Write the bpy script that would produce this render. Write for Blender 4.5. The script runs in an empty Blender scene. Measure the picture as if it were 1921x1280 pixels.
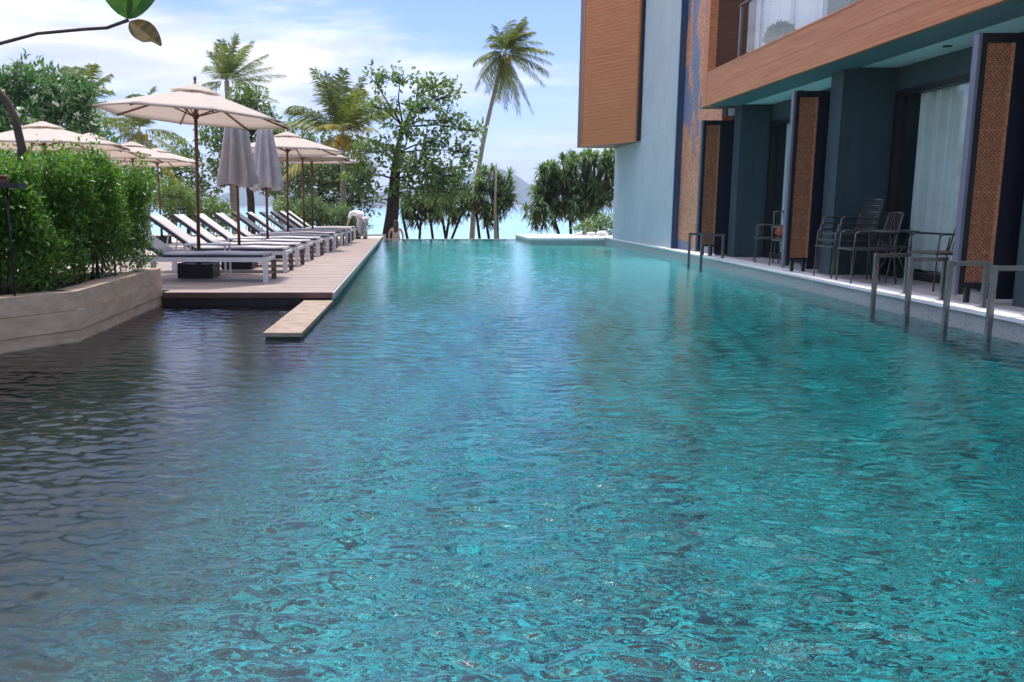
import bpy, math, random
import numpy as np
from mathutils import Vector, Matrix
R = math.radians
random.seed(7)
rng = np.random.default_rng(11)
sc = bpy.context.scene
col = sc.collection

# ------------------------------------------------------------------ camera, world, sun, exposure
cam = bpy.data.cameras.new('camera')
cam.sensor_width = 36.0
cam.lens = 29.98
cam.shift_x = 0.0862
cam.clip_end = 30000
cam.clip_start = 0.05
co = bpy.data.objects.new('camera', cam)
col.objects.link(co)
co.location = (0, 0, 1.17)
co.rotation_euler = (R(90 - 8.985), 0, 0)
sc.camera = co

SUN_DIR = Vector((-0.02, 0.27, 0.96)).normalized()
SUN_EL = math.asin(SUN_DIR.z)
SUN_AZ = math.atan2(SUN_DIR.x, SUN_DIR.y)
w = bpy.data.worlds.new('World')
sc.world = w
w.use_nodes = True
wt = w.node_tree
wn = wt.nodes
wl = wt.links
wn.clear()


def wnode(t, **k):
    n = wn.new(t)
    for a, b in k.items():
        setattr(n, a, b)
    return n


def wmath(op, a, b=None, clamp=False):
    n = wn.new('ShaderNodeMath')
    n.operation = op
    n.use_clamp = clamp
    for i, s in enumerate((a, b)):
        if s is None:
            continue
        if isinstance(s, (int, float)):
            n.inputs[i].default_value = s
        else:
            wl.new(s, n.inputs[i])
    return n.outputs[0]


wo = wnode('ShaderNodeOutputWorld')
bg = wnode('ShaderNodeBackground')
bg.inputs['Strength'].default_value = 0.11
wl.new(bg.outputs[0], wo.inputs['Surface'])
sky = wnode('ShaderNodeTexSky', sky_type='NISHITA', sun_disc=False)
sky.sun_elevation = SUN_EL
sky.sun_rotation = SUN_AZ
sky.air_density = 1.0
sky.dust_density = 0.2
sky.ozone_density = 4.0
tc = wnode('ShaderNodeTexCoord')
sp = wnode('ShaderNodeSeparateXYZ')
wl.new(tc.outputs['Generated'], sp.inputs[0])
zc = wmath('MAXIMUM', sp.outputs[2], 0.0)
zz = wmath('ADD', zc, 0.13)
cx = wmath('DIVIDE', sp.outputs[0], zz)
cy = wmath('DIVIDE', sp.outputs[1], zz)
cmb = wnode('ShaderNodeCombineXYZ')
wl.new(cx, cmb.inputs[0])
wl.new(cy, cmb.inputs[1])
mp = wnode('ShaderNodeMapping')
mp.inputs['Location'].default_value = (0.4, 3.3, 0)
mp.inputs['Rotation'].default_value = (0, 0, R(-14))
mp.inputs['Scale'].default_value = (0.62, 1.0, 1)
wl.new(cmb.outputs[0], mp.inputs[0])
n1 = wnode('ShaderNodeTexNoise')
n1.inputs['Scale'].default_value = 1.25
n1.inputs['Detail'].default_value = 9
n1.inputs['Roughness'].default_value = 0.6
n1.inputs['Distortion'].default_value = 0.35
wl.new(mp.outputs[0], n1.inputs['Vector'])
n2 = wnode('ShaderNodeTexNoise')
n2.inputs['Scale'].default_value = 0.42
n2.inputs['Detail'].default_value = 3
wl.new(mp.outputs[0], n2.inputs['Vector'])
cs = wmath('ADD', n1.outputs[0], wmath('MULTIPLY', wmath('SUBTRACT', n2.outputs[0], 0.5), 1.4))
mr = wnode('ShaderNodeMapRange', interpolation_type='SMOOTHSTEP')
mr.inputs['From Min'].default_value = 0.37
mr.inputs['From Max'].default_value = 0.68
wl.new(cs, mr.inputs['Value'])
hz = wmath('POWER', wmath('SUBTRACT', 1.0, zc), 15.0)
cf = wmath('MAXIMUM', wmath('MULTIPLY', mr.outputs[0], 0.93), wmath('MULTIPLY', hz, 0.72), True)
mx = wnode('ShaderNodeMix', data_type='RGBA')
wl.new(cf, mx.inputs['Factor'])
tint = wnode('ShaderNodeMix', data_type='RGBA', blend_type='MULTIPLY')
tint.inputs['Factor'].default_value = 1.0
wl.new(sky.outputs[0], tint.inputs['A'])
tint.inputs['B'].default_value = (0.66, 0.71, 1.08, 1)
wl.new(tint.outputs['Result'], mx.inputs['A'])
n3 = wnode('ShaderNodeTexNoise')
n3.inputs['Scale'].default_value = 2.6
n3.inputs['Detail'].default_value = 7
n3.inputs['Distortion'].default_value = 0.5
wl.new(mp.outputs[0], n3.inputs['Vector'])
mr2 = wnode('ShaderNodeMapRange', interpolation_type='SMOOTHSTEP')
mr2.inputs['From Min'].default_value = 0.35
mr2.inputs['From Max'].default_value = 0.65
wl.new(n3.outputs[0], mr2.inputs['Value'])
cm = wnode('ShaderNodeMix', data_type='RGBA')              # thin grey lilac to sunlit white cloud
wl.new(mr2.outputs[0], cm.inputs['Factor'])
cm.inputs['A'].default_value = (3.6, 3.7, 4.35, 1)
cm.inputs['B'].default_value = (5.6, 5.6, 6.0, 1)
# thin cloud scatters sunlight forward: it is brighter around the sun
vd = wnode('ShaderNodeVectorMath', operation='DOT_PRODUCT')
wl.new(tc.outputs['Generated'], vd.inputs[0])
vd.inputs[1].default_value = tuple(SUN_DIR)
aur = wmath('ADD', 1.0, wmath('MULTIPLY', wmath('POWER', wmath('MAXIMUM', vd.outputs['Value'], 0.0), 3.0), 2.5))
cb = wnode('ShaderNodeVectorMath', operation='SCALE')
wl.new(cm.outputs['Result'], cb.inputs[0])
wl.new(aur, cb.inputs['Scale'])
wl.new(cb.outputs[0], mx.inputs['B'])
wl.new(mx.outputs['Result'], bg.inputs['Color'])

sun = bpy.data.lights.new('sun', 'SUN')
sun.energy = 2.6
sun.angle = R(4.0)
sun.color = (1.0, 0.95, 0.88)
so = bpy.data.objects.new('sun', sun)
col.objects.link(so)
so.rotation_euler = SUN_DIR.to_track_quat('Z', 'Y').to_euler()

sc.view_settings.view_transform = 'Standard'
sc.view_settings.look = 'None'
sc.view_settings.exposure = 0.95
sc.view_settings.gamma = 1
sc.view_settings.use_curve_mapping = False
sc.render.engine = 'CYCLES'
sc.cycles.use_denoising = True
sc.cycles.max_bounces = 10
sc.cycles.sample_clamp_indirect = 8
sc.cycles.sample_clamp_direct = 12


# ------------------------------------------------------------------ materials
def new_mat(name):
    m = bpy.data.materials.new(name)
    m.use_nodes = True
    return m, m.node_tree, m.node_tree.nodes['Principled BSDF']


def noise(t, scale, detail=4, rough=0.55, vec=None, stretch=None, coord='pos'):
    n = t.nodes.new('ShaderNodeTexNoise')
    n.inputs['Scale'].default_value = scale
    n.inputs['Detail'].default_value = detail
    n.inputs['Roughness'].default_value = rough
    if vec is None:
        if coord == 'pos':
            vec = t.nodes.new('ShaderNodeNewGeometry').outputs['Position']
        else:
            vec = t.nodes.new('ShaderNodeTexCoord').outputs['Object']
    if stretch:
        mm = t.nodes.new('ShaderNodeMapping')
        mm.inputs['Scale'].default_value = stretch
        t.links.new(vec, mm.inputs[0])
        vec = mm.outputs[0]
    t.links.new(vec, n.inputs['Vector'])
    return n


def mixrgb(t, fac, a, b, blend='MIX'):
    m = t.nodes.new('ShaderNodeMix')
    m.data_type = 'RGBA'
    m.blend_type = blend
    for s, v in (('Factor', fac), ('A', a), ('B', b)):
        if isinstance(v, (int, float)):
            m.inputs[s].default_value = v
        elif isinstance(v, tuple):
            m.inputs[s].default_value = (*v[:3], 1)
        else:
            t.links.new(v, m.inputs[s])
    return m.outputs['Result']


def maprange(t, v, a, b, c=0.0, d=1.0, smooth=True):
    m = t.nodes.new('ShaderNodeMapRange')
    m.interpolation_type = 'SMOOTHSTEP' if smooth else 'LINEAR'
    for s, x in (('From Min', a), ('From Max', b), ('To Min', c), ('To Max', d)):
        m.inputs[s].default_value = x
    t.links.new(v, m.inputs['Value'])
    return m.outputs[0]


def bump(t, p, h, strength=0.3, dist=0.01):
    b = t.nodes.new('ShaderNodeBump')
    b.inputs['Strength'].default_value = strength
    b.inputs['Distance'].default_value = dist
    t.links.new(h, b.inputs['Height'])
    t.links.new(b.outputs[0], p.inputs['Normal'])


def simple(name, c, rough=0.6, var=0.25, scale=6, metal=0.0, stretch=None, bstr=0.15, c2=None, spec=0.5, coord='pos', streak=0.0):
    m, t, p = new_mat(name)
    n = noise(t, scale, 5, 0.6, stretch=stretch, coord=coord)
    lo = tuple(x * (1 - var) for x in c)
    hi = c2 if c2 else tuple(min(1, x * (1 + var)) for x in c)
    cc = mixrgb(t, maprange(t, n.outputs[0], 0.3, 0.7), lo, hi)
    if streak:                                                # rain streaks and rubbed patches in the paint
        ns = noise(t, 1.0, 5, 0.65, stretch=(9, 9, 0.5))
        nb_ = noise(t, 0.7, 4, 0.6)
        m1 = maprange(t, ns.outputs[0], 0.45, 0.72, 0.0, streak)
        cc = mixrgb(t, m1, cc, tuple(x * 0.45 for x in c))
        cc = mixrgb(t, maprange(t, nb_.outputs[0], 0.4, 0.75, 0.0, streak), cc, tuple(min(1, x * 1.35) for x in c))
    t.links.new(cc, p.inputs['Base Color'])
    p.inputs['Roughness'].default_value = rough
    p.inputs['Metallic'].default_value = metal
    p.inputs['Specular IOR Level'].default_value = spec
    if bstr:
        n3 = noise(t, scale * 6, 4, 0.6, stretch=stretch, coord=coord)
        bump(t, p, n3.outputs[0], bstr, 0.01)
    return m


M = {}
M['wood'] = simple('cladding_wood', (0.44, 0.13, 0.034), 0.5, 0.0, 7, stretch=(1.0, 0.12, 5), c2=(0.57, 0.22, 0.074), bstr=0.1)
M['wood_box'] = simple('bay_wood', (0.42, 0.125, 0.03), 0.5, 0.0, 5, stretch=(0.3, 0.3, 10.6), c2=(0.53, 0.20, 0.062), bstr=0.1)
M['wood_dark'] = simple('balcony_wood', (0.12, 0.042, 0.012), 0.5, 0.25, 5, stretch=(0.4, 0.4, 8))
M['blue_wall'] = simple('blue_render', (0.37, 0.405, 0.42), 0.8, 0.0, 0.9, c2=(0.42, 0.455, 0.465), bstr=0.08, streak=0.2)
M['navy'] = simple('navy_paint', (0.009, 0.010, 0.020), 0.55, 0.2, 3)
M['blue_edge'] = simple('shade_blue', (0.035, 0.07, 0.14), 0.6, 0.15, 3)  # shade on the wall return put into a deeper blue
M['teal'] = simple('dark_teal_paint', (0.034, 0.064, 0.072), 0.6, 0.0, 1.2, c2=(0.044, 0.080, 0.088), bstr=0.06, streak=0.45)
M['teal_mid'] = simple('teal_soffit_paint', (0.10, 0.19, 0.21), 0.6, 0.1, 1.2, bstr=0.05)
M['ceiling'] = simple('pale_teal_paint', (0.62, 0.79, 0.80), 0.7, 0.06, 1.0, bstr=0.04)
M['lilac'] = simple('shutter_edge_metal', (0.15, 0.15, 0.19), 0.45, 0.08, 4, bstr=0.03)
M['black'] = simple('black_metal', (0.012, 0.012, 0.014), 0.45, 0.2, 8, bstr=0.05)
M['rattan'] = simple('rattan_board', (0.22, 0.062, 0.022), 0.7, 0.35, 9)
M['rattan_light'] = simple('rattan_strand', (0.50, 0.22, 0.105), 0.65, 0.3, 25)
M['curtain'] = simple('curtain_cloth', (0.84, 0.88, 0.82), 0.9, 0.05, 3, bstr=0.05)
M['white_curtain'] = simple('white_curtain_cloth', (0.88, 0.88, 0.91), 0.9, 0.03, 3, bstr=0.05)
M['coping'] = simple('white_coping_stone', (0.70, 0.67, 0.65), 0.7, 0.08, 5)
M['granite'] = simple('grey_granite', (0.30, 0.275, 0.26), 0.6, 0.0, 45, c2=(0.46, 0.43, 0.41), bstr=0.15)
M['terrace'] = simple('terrace_stone', (0.40, 0.35, 0.335), 0.7, 0.15, 8)
M['deck'] = simple('deck_composite', (0.225, 0.168, 0.138), 0.65, 0.0, 3.0, stretch=(0.6, 5, 1), c2=(0.34, 0.265, 0.225), bstr=0.2)
M['deck_face'] = simple('deck_nosing', (0.13, 0.06, 0.045), 0.6, 0.2, 5)
M['dark_stone'] = simple('dark_stone', (0.03, 0.026, 0.024), 0.5, 0.3, 9)
M['slab'] = simple('stepping_slab_stone', (0.22, 0.155, 0.11), 0.75, 0.0, 7, c2=(0.33, 0.25, 0.19), bstr=0.3)
M['planter'] = simple('planter_stone', (0.43, 0.295, 0.19), 0.8, 0.0, 5, stretch=(1, 1, 2.5), c2=(0.55, 0.41, 0.29), bstr=0.35)
M['soil'] = simple('red_brown_soil', (0.09, 0.035, 0.02), 0.95, 0.4, 20, bstr=0.8)
M['paving'] = simple('sand_paving', (0.50, 0.43, 0.36), 0.85, 0.15, 4)
M['ground'] = simple('beach_ground', (0.16, 0.14, 0.085), 0.95, 0.0, 0.4, c2=(0.36, 0.31, 0.23), bstr=0.4)
M['canvas_closed'] = simple('taupe_canvas', (0.40, 0.36, 0.355), 0.9, 0.08, 6, coord='obj')
M['pole'] = simple('umbrella_pole_wood', (0.13, 0.042, 0.024), 0.45, 0.25, 6, stretch=(4, 4, 0.6), coord='obj')
M['white_metal'] = simple('white_powder_coat', (0.64, 0.62, 0.595), 0.4, 0.05, 6, bstr=0.02, coord='obj')
M['shade_leg'] = simple('shaded_leg', (0.17, 0.11, 0.10), 0.5, 0.1, 6, bstr=0.02, coord='obj')  # shade on the far foot leg and rungs put into the colour
M['sling'] = simple('light_sling_mesh', (0.49, 0.46, 0.445), 0.75, 0.06, 40, bstr=0.1, coord='obj')
M['sling_rail'] = simple('dark_sling_rail', (0.03, 0.027, 0.05), 0.5, 0.1, 6, coord='obj')
M['steel'] = simple('brushed_steel', (0.24, 0.235, 0.22), 0.34, 0.12, 14, metal=0.85, bstr=0.03)
M['chair_metal'] = simple('chair_metal', (0.11, 0.105, 0.10), 0.4, 0.15, 8, metal=0.6, bstr=0.02, coord='obj')
M['chair_wood'] = simple('chair_wood', (0.19, 0.09, 0.05), 0.5, 0.25, 6, coord='obj')
M['bark'] = simple('tree_bark', (0.07, 0.05, 0.036), 0.9, 0.35, 6, bstr=0.6)
M['dark_bark'] = simple('dark_tree_bark', (0.045, 0.028, 0.020), 0.9, 0.35, 6, bstr=0.6)
M['palm_bark'] = simple('palm_bark', (0.27, 0.235, 0.185), 0.9, 0.0, 5, stretch=(1, 1, 3), c2=(0.40, 0.35, 0.28), bstr=0.5)
M['nut'] = simple('coconut_husk', (0.62, 0.36, 0.03), 0.6, 0.2, 6, bstr=0.05)
M['hill'] = simple('forest_hill', (0.022, 0.045, 0.04), 1.0, 0.4, 0.02, bstr=0)
M['white_plastic'] = simple('white_plastic', (0.82, 0.83, 0.86), 0.5, 0.02, 4, bstr=0)
M['orange_fabric'] = simple('orange_fabric', (0.50, 0.13, 0.06), 0.9, 0.15, 20)
M['skin'] = simple('skin', (0.52, 0.32, 0.23), 0.6, 0.08, 12, bstr=0.02, coord='obj')
M['white_cloth'] = simple('white_cotton', (0.80, 0.79, 0.82), 0.9, 0.04, 10, coord='obj')
M['grey_cloth'] = simple('pale_grey_cotton', (0.50, 0.47, 0.46), 0.9, 0.06, 10, coord='obj')
M['brown_hair'] = simple('brown_hair', (0.075, 0.03, 0.014), 0.6, 0.2, 30, coord='obj')
M['dark_shoe'] = simple('dark_shoe', (0.03, 0.028, 0.028), 0.6, 0.1, 10, coord='obj')
M['flower'] = simple('blossom', (0.80, 0.80, 0.62), 0.7, 0.05, 10, bstr=0)
M['red_box'] = simple('dark_red_lacquer', (0.14, 0.03, 0.025), 0.5, 0.2, 8)
M['pot'] = simple('pale_pot', (0.55, 0.53, 0.52), 0.6, 0.1, 8)


def leaf_mat(name, dark, light, trans=0.3, rough=0.45, extra=None):
    m, t, p = new_mat(name)
    a = t.nodes.new('ShaderNodeAttribute')
    a.attribute_name = 'rnd'
    c = mixrgb(t, a.outputs['Fac'], dark, light)
    if extra:
        c = mixrgb(t, maprange(t, a.outputs['Fac'], 0.9, 0.96), c, extra)
    t.links.new(c, p.inputs['Base Color'])
    p.inputs['Roughness'].default_value = rough
    p.inputs['Specular IOR Level'].default_value = 0.35
    tr = t.nodes.new('ShaderNodeBsdfTranslucent')
    tc_ = mixrgb(t, 1.0, c, (1.25, 1.3, 0.55), 'MULTIPLY')
    t.links.new(tc_, tr.inputs['Color'])
    ms = t.nodes.new('ShaderNodeMixShader')
    ms.inputs[0].default_value = trans
    t.links.new(p.outputs[0], ms.inputs[1])
    t.links.new(tr.outputs[0], ms.inputs[2])
    t.links.new(ms.outputs[0], t.nodes['Material Output'].inputs['Surface'])
    return m


M['hedge_leaf'] = leaf_mat('hedge_leaf', (0.035, 0.10, 0.022), (0.17, 0.33, 0.055), 0.38, 0.4, (0.28, 0.20, 0.08))
M['palm_leaf'] = leaf_mat('palm_leaf', (0.09, 0.13, 0.04), (0.25, 0.28, 0.10), 0.35, 0.45)
M['palm_leaf_yellow'] = leaf_mat('yellowing_palm_leaf', (0.18, 0.19, 0.04), (0.42, 0.34, 0.07), 0.3, 0.4)
M['almond_leaf'] = leaf_mat('almond_leaf', (0.075, 0.14, 0.045), (0.23, 0.32, 0.10), 0.3, 0.4)
M['frangipani_leaf'] = leaf_mat('frangipani_leaf', (0.05, 0.13, 0.055), (0.14, 0.27, 0.11), 0.3, 0.4)
M['pandanus_leaf'] = leaf_mat('pandanus_leaf', (0.055, 0.11, 0.05), (0.22, 0.32, 0.14), 0.4, 0.6)
M['dead_leaf'] = leaf_mat('dead_leaf', (0.07, 0.042, 0.024), (0.2, 0.125, 0.065), 0.2, 0.8)
M['bush_leaf'] = leaf_mat('bush_leaf', (0.07, 0.13, 0.06), (0.19, 0.27, 0.13), 0.3, 0.5, (0.30, 0.28, 0.16))
M['lime_leaf'] = leaf_mat('lime_leaf', (0.09, 0.16, 0.05), (0.24, 0.32, 0.13), 0.3, 0.5)
M['big_leaf'] = leaf_mat('big_green_leaf', (0.02, 0.085, 0.015), (0.06, 0.15, 0.03), 0.4, 0.4)
M['old_leaf'] = leaf_mat('old_olive_leaf', (0.06, 0.055, 0.012), (0.16, 0.10, 0.02), 0.3, 0.4)


def canvas_mat():
    m, t, p = new_mat('cream_canvas')
    n = noise(t, 5, 4, coord='obj')
    c = mixrgb(t, n.outputs[0], (0.47, 0.405, 0.345), (0.54, 0.47, 0.405))
    t.links.new(c, p.inputs['Base Color'])
    p.inputs['Roughness'].default_value = 0.9
    n3 = noise(t, 180, 2, coord='obj')
    bump(t, p, n3.outputs[0], 0.15, 0.003)
    tr = t.nodes.new('ShaderNodeBsdfTranslucent')
    tr.inputs['Color'].default_value = (0.62, 0.49, 0.41, 1)
    ms = t.nodes.new('ShaderNodeMixShader')
    ms.inputs[0].default_value = 0.24
    t.links.new(p.outputs[0], ms.inputs[1])
    t.links.new(tr.outputs[0], ms.inputs[2])
    t.links.new(ms.outputs[0], t.nodes['Material Output'].inputs['Surface'])
    return m


M['canvas'] = canvas_mat()


def glass_mat():
    m, t, p = new_mat('clear_pane')
    t.nodes.remove(p)
    g = t.nodes.new('ShaderNodeBsdfGlossy')
    g.inputs['Roughness'].default_value = 0.01
    tr = t.nodes.new('ShaderNodeBsdfTransparent')
    tr.inputs['Color'].default_value = (0.93, 0.96, 0.95, 1)
    f = t.nodes.new('ShaderNodeFresnel')
    # a solid pane: use the same reflectance on its inner faces as on its outer ones
    bf = t.nodes.new('ShaderNodeNewGeometry').outputs['Backfacing']
    t.links.new(maprange(t, bf, 0, 1, 1.5, 1 / 1.5, False), f.inputs['IOR'])
    ms = t.nodes.new('ShaderNodeMixShader')
    t.links.new(f.outputs[0], ms.inputs[0])
    t.links.new(tr.outputs[0], ms.inputs[1])
    t.links.new(g.outputs[0], ms.inputs[2])
    t.links.new(ms.outputs[0], t.nodes['Material Output'].inputs['Surface'])
    return m


M['glass'] = glass_mat()


def water_mat():
    m, t, p = new_mat('pool_water')
    p.inputs['Base Color'].default_value = (0.86, 0.98, 0.98, 1)
    p.inputs['Roughness'].default_value = 0.0
    p.inputs['IOR'].default_value = 1.345
    p.inputs['Transmission Weight'].default_value = 1.0
    b = noise(t, 26.0, 3, 0.55, stretch=(0.85, 1.2, 1))
    bump(t, p, b.outputs[0], 1.0, 0.0025)
    return m


M['water'] = water_mat()


def pool_floor_mat():
    m, t, p = new_mat('teal_mosaic_floor')
    g = t.nodes.new('ShaderNodeNewGeometry').outputs['Position']
    # 5 cm square tiles, each with its own shade
    sn = t.nodes.new('ShaderNodeVectorMath')
    sn.operation = 'SNAP'
    t.links.new(g, sn.inputs[0])
    sn.inputs[1].default_value = (0.05, 0.05, 0.05)
    wn_ = t.nodes.new('ShaderNodeTexWhiteNoise')
    t.links.new(sn.outputs[0], wn_.inputs['Vector'])
    s = t.nodes.new('ShaderNodeSeparateColor')
    t.links.new(wn_.outputs['Color'], s.inputs[0])
    n = noise(t, 6.0, 2, 0.5)  # blotches of bright and dark tiles stand in for caustic light flecks
    n5 = noise(t, 1.2, 3, 0.6)
    lv = t.nodes.new('ShaderNodeMath')
    lv.operation = 'MULTIPLY_ADD'
    t.links.new(n.outputs[0], lv.inputs[0])
    lv.inputs[1].default_value = 1.3
    sh = t.nodes.new('ShaderNodeMath')
    sh.operation = 'MULTIPLY_ADD'
    t.links.new(s.outputs[0], sh.inputs[0])
    sh.inputs[1].default_value = 0.8
    sh.inputs[2].default_value = -0.55
    t.links.new(sh.outputs[0], lv.inputs[2])
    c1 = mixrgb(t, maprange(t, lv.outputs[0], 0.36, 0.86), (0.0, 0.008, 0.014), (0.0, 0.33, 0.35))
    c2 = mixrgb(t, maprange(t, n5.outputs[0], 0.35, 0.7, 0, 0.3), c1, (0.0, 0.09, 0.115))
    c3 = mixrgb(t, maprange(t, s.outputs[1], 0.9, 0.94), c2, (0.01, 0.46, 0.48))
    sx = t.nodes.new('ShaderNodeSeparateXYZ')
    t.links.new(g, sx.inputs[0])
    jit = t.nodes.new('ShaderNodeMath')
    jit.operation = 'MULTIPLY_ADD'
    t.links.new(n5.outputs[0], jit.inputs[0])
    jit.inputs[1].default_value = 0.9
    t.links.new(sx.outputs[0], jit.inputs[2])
    c3 = mixrgb(t, maprange(t, sx.outputs[1], 9.0, 20.0, 0.0, 0.75), c3, (0.10, 0.72, 0.74))   # tiles paler towards the far end
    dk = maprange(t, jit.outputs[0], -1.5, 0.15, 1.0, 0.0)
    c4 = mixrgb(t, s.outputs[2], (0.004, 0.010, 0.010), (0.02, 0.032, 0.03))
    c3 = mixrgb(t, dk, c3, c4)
    t.links.new(c3, p.inputs['Base Color'])
    p.inputs['Roughness'].default_value = 0.35
    return m


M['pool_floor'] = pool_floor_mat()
M['pond_floor'] = simple('dark_pond_stone', (0.006, 0.014, 0.012), 0.6, 0.0, 6, c2=(0.035, 0.035, 0.03), bstr=0.3)


def sea_mat():
    m, t, p = new_mat('sea')
    g = t.nodes.new('ShaderNodeNewGeometry').outputs['Position']
    s = t.nodes.new('ShaderNodeSeparateXYZ')
    t.links.new(g, s.inputs[0])
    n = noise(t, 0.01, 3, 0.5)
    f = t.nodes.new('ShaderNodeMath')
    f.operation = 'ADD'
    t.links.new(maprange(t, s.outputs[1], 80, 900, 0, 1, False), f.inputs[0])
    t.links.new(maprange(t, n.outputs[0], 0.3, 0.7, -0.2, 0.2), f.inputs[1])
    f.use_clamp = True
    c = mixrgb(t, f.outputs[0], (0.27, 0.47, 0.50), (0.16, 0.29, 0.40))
    t.links.new(c, p.inputs['Base Color'])
    p.inputs['Roughness'].default_value = 0.35
    n3 = noise(t, 0.9, 4, 0.6)
    bump(t, p, n3.outputs[0], 0.4, 0.3)
    return m


M['sea'] = sea_mat()


def mosaic_mat():
    m, t, p = new_mat('orange_mosaic')
    g = t.nodes.new('ShaderNodeNewGeometry').outputs['Position']
    n = noise(t, 1.0, 3, 0.55, stretch=(1, 1.3, 0.55))
    s = t.nodes.new('ShaderNodeSeparateXYZ')
    t.links.new(g, s.inputs[0])
    # more orange low down, more violet high up: the artwork's own layout
    f = t.nodes.new('ShaderNodeMath')
    f.operation = 'ADD'
    t.links.new(n.outputs[0], f.inputs[0])
    t.links.new(maprange(t, s.outputs[2], 0.4, 5.6, 0.25, 0.01, False), f.inputs[1])
    k = t.nodes.new('ShaderNodeMath')
    k.operation = 'SUBTRACT'
    t.links.new(f.outputs[0], k.inputs[0])
    t.links.new(maprange(t, s.outputs[1], 18.6, 19.75, 0.0, 0.16, False), k.inputs[1])
    k2 = t.nodes.new('ShaderNodeMath')
    k2.operation = 'SUBTRACT'
    t.links.new(k.outputs[0], k2.inputs[0])
    t.links.new(maprange(t, s.outputs[2], 0.3, 0.6, 0.3, 0.0), k2.inputs[1])
    fac = maprange(t, k2.outputs[0], 0.485, 0.515)
    v = t.nodes.new('ShaderNodeTexVoronoi')
    v.inputs['Scale'].default_value = 20
    t.links.new(g, v.inputs['Vector'])
    sc_ = t.nodes.new('ShaderNodeSeparateColor')
    t.links.new(v.outputs['Color'], sc_.inputs[0])
    org = mixrgb(t, sc_.outputs[0], (0.42, 0.13, 0.045), (0.66, 0.33, 0.18))
    vio = mixrgb(t, sc_.outputs[0], (0.13, 0.145, 0.22), (0.21, 0.22, 0.30))
    t.links.new(mixrgb(t, fac, vio, org), p.inputs['Base Color'])
    p.inputs['Roughness'].default_value = 0.5
    bump(t, p, v.outputs['Distance'], 0.3, 0.02)
    return m


M['mosaic'] = mosaic_mat()


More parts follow.
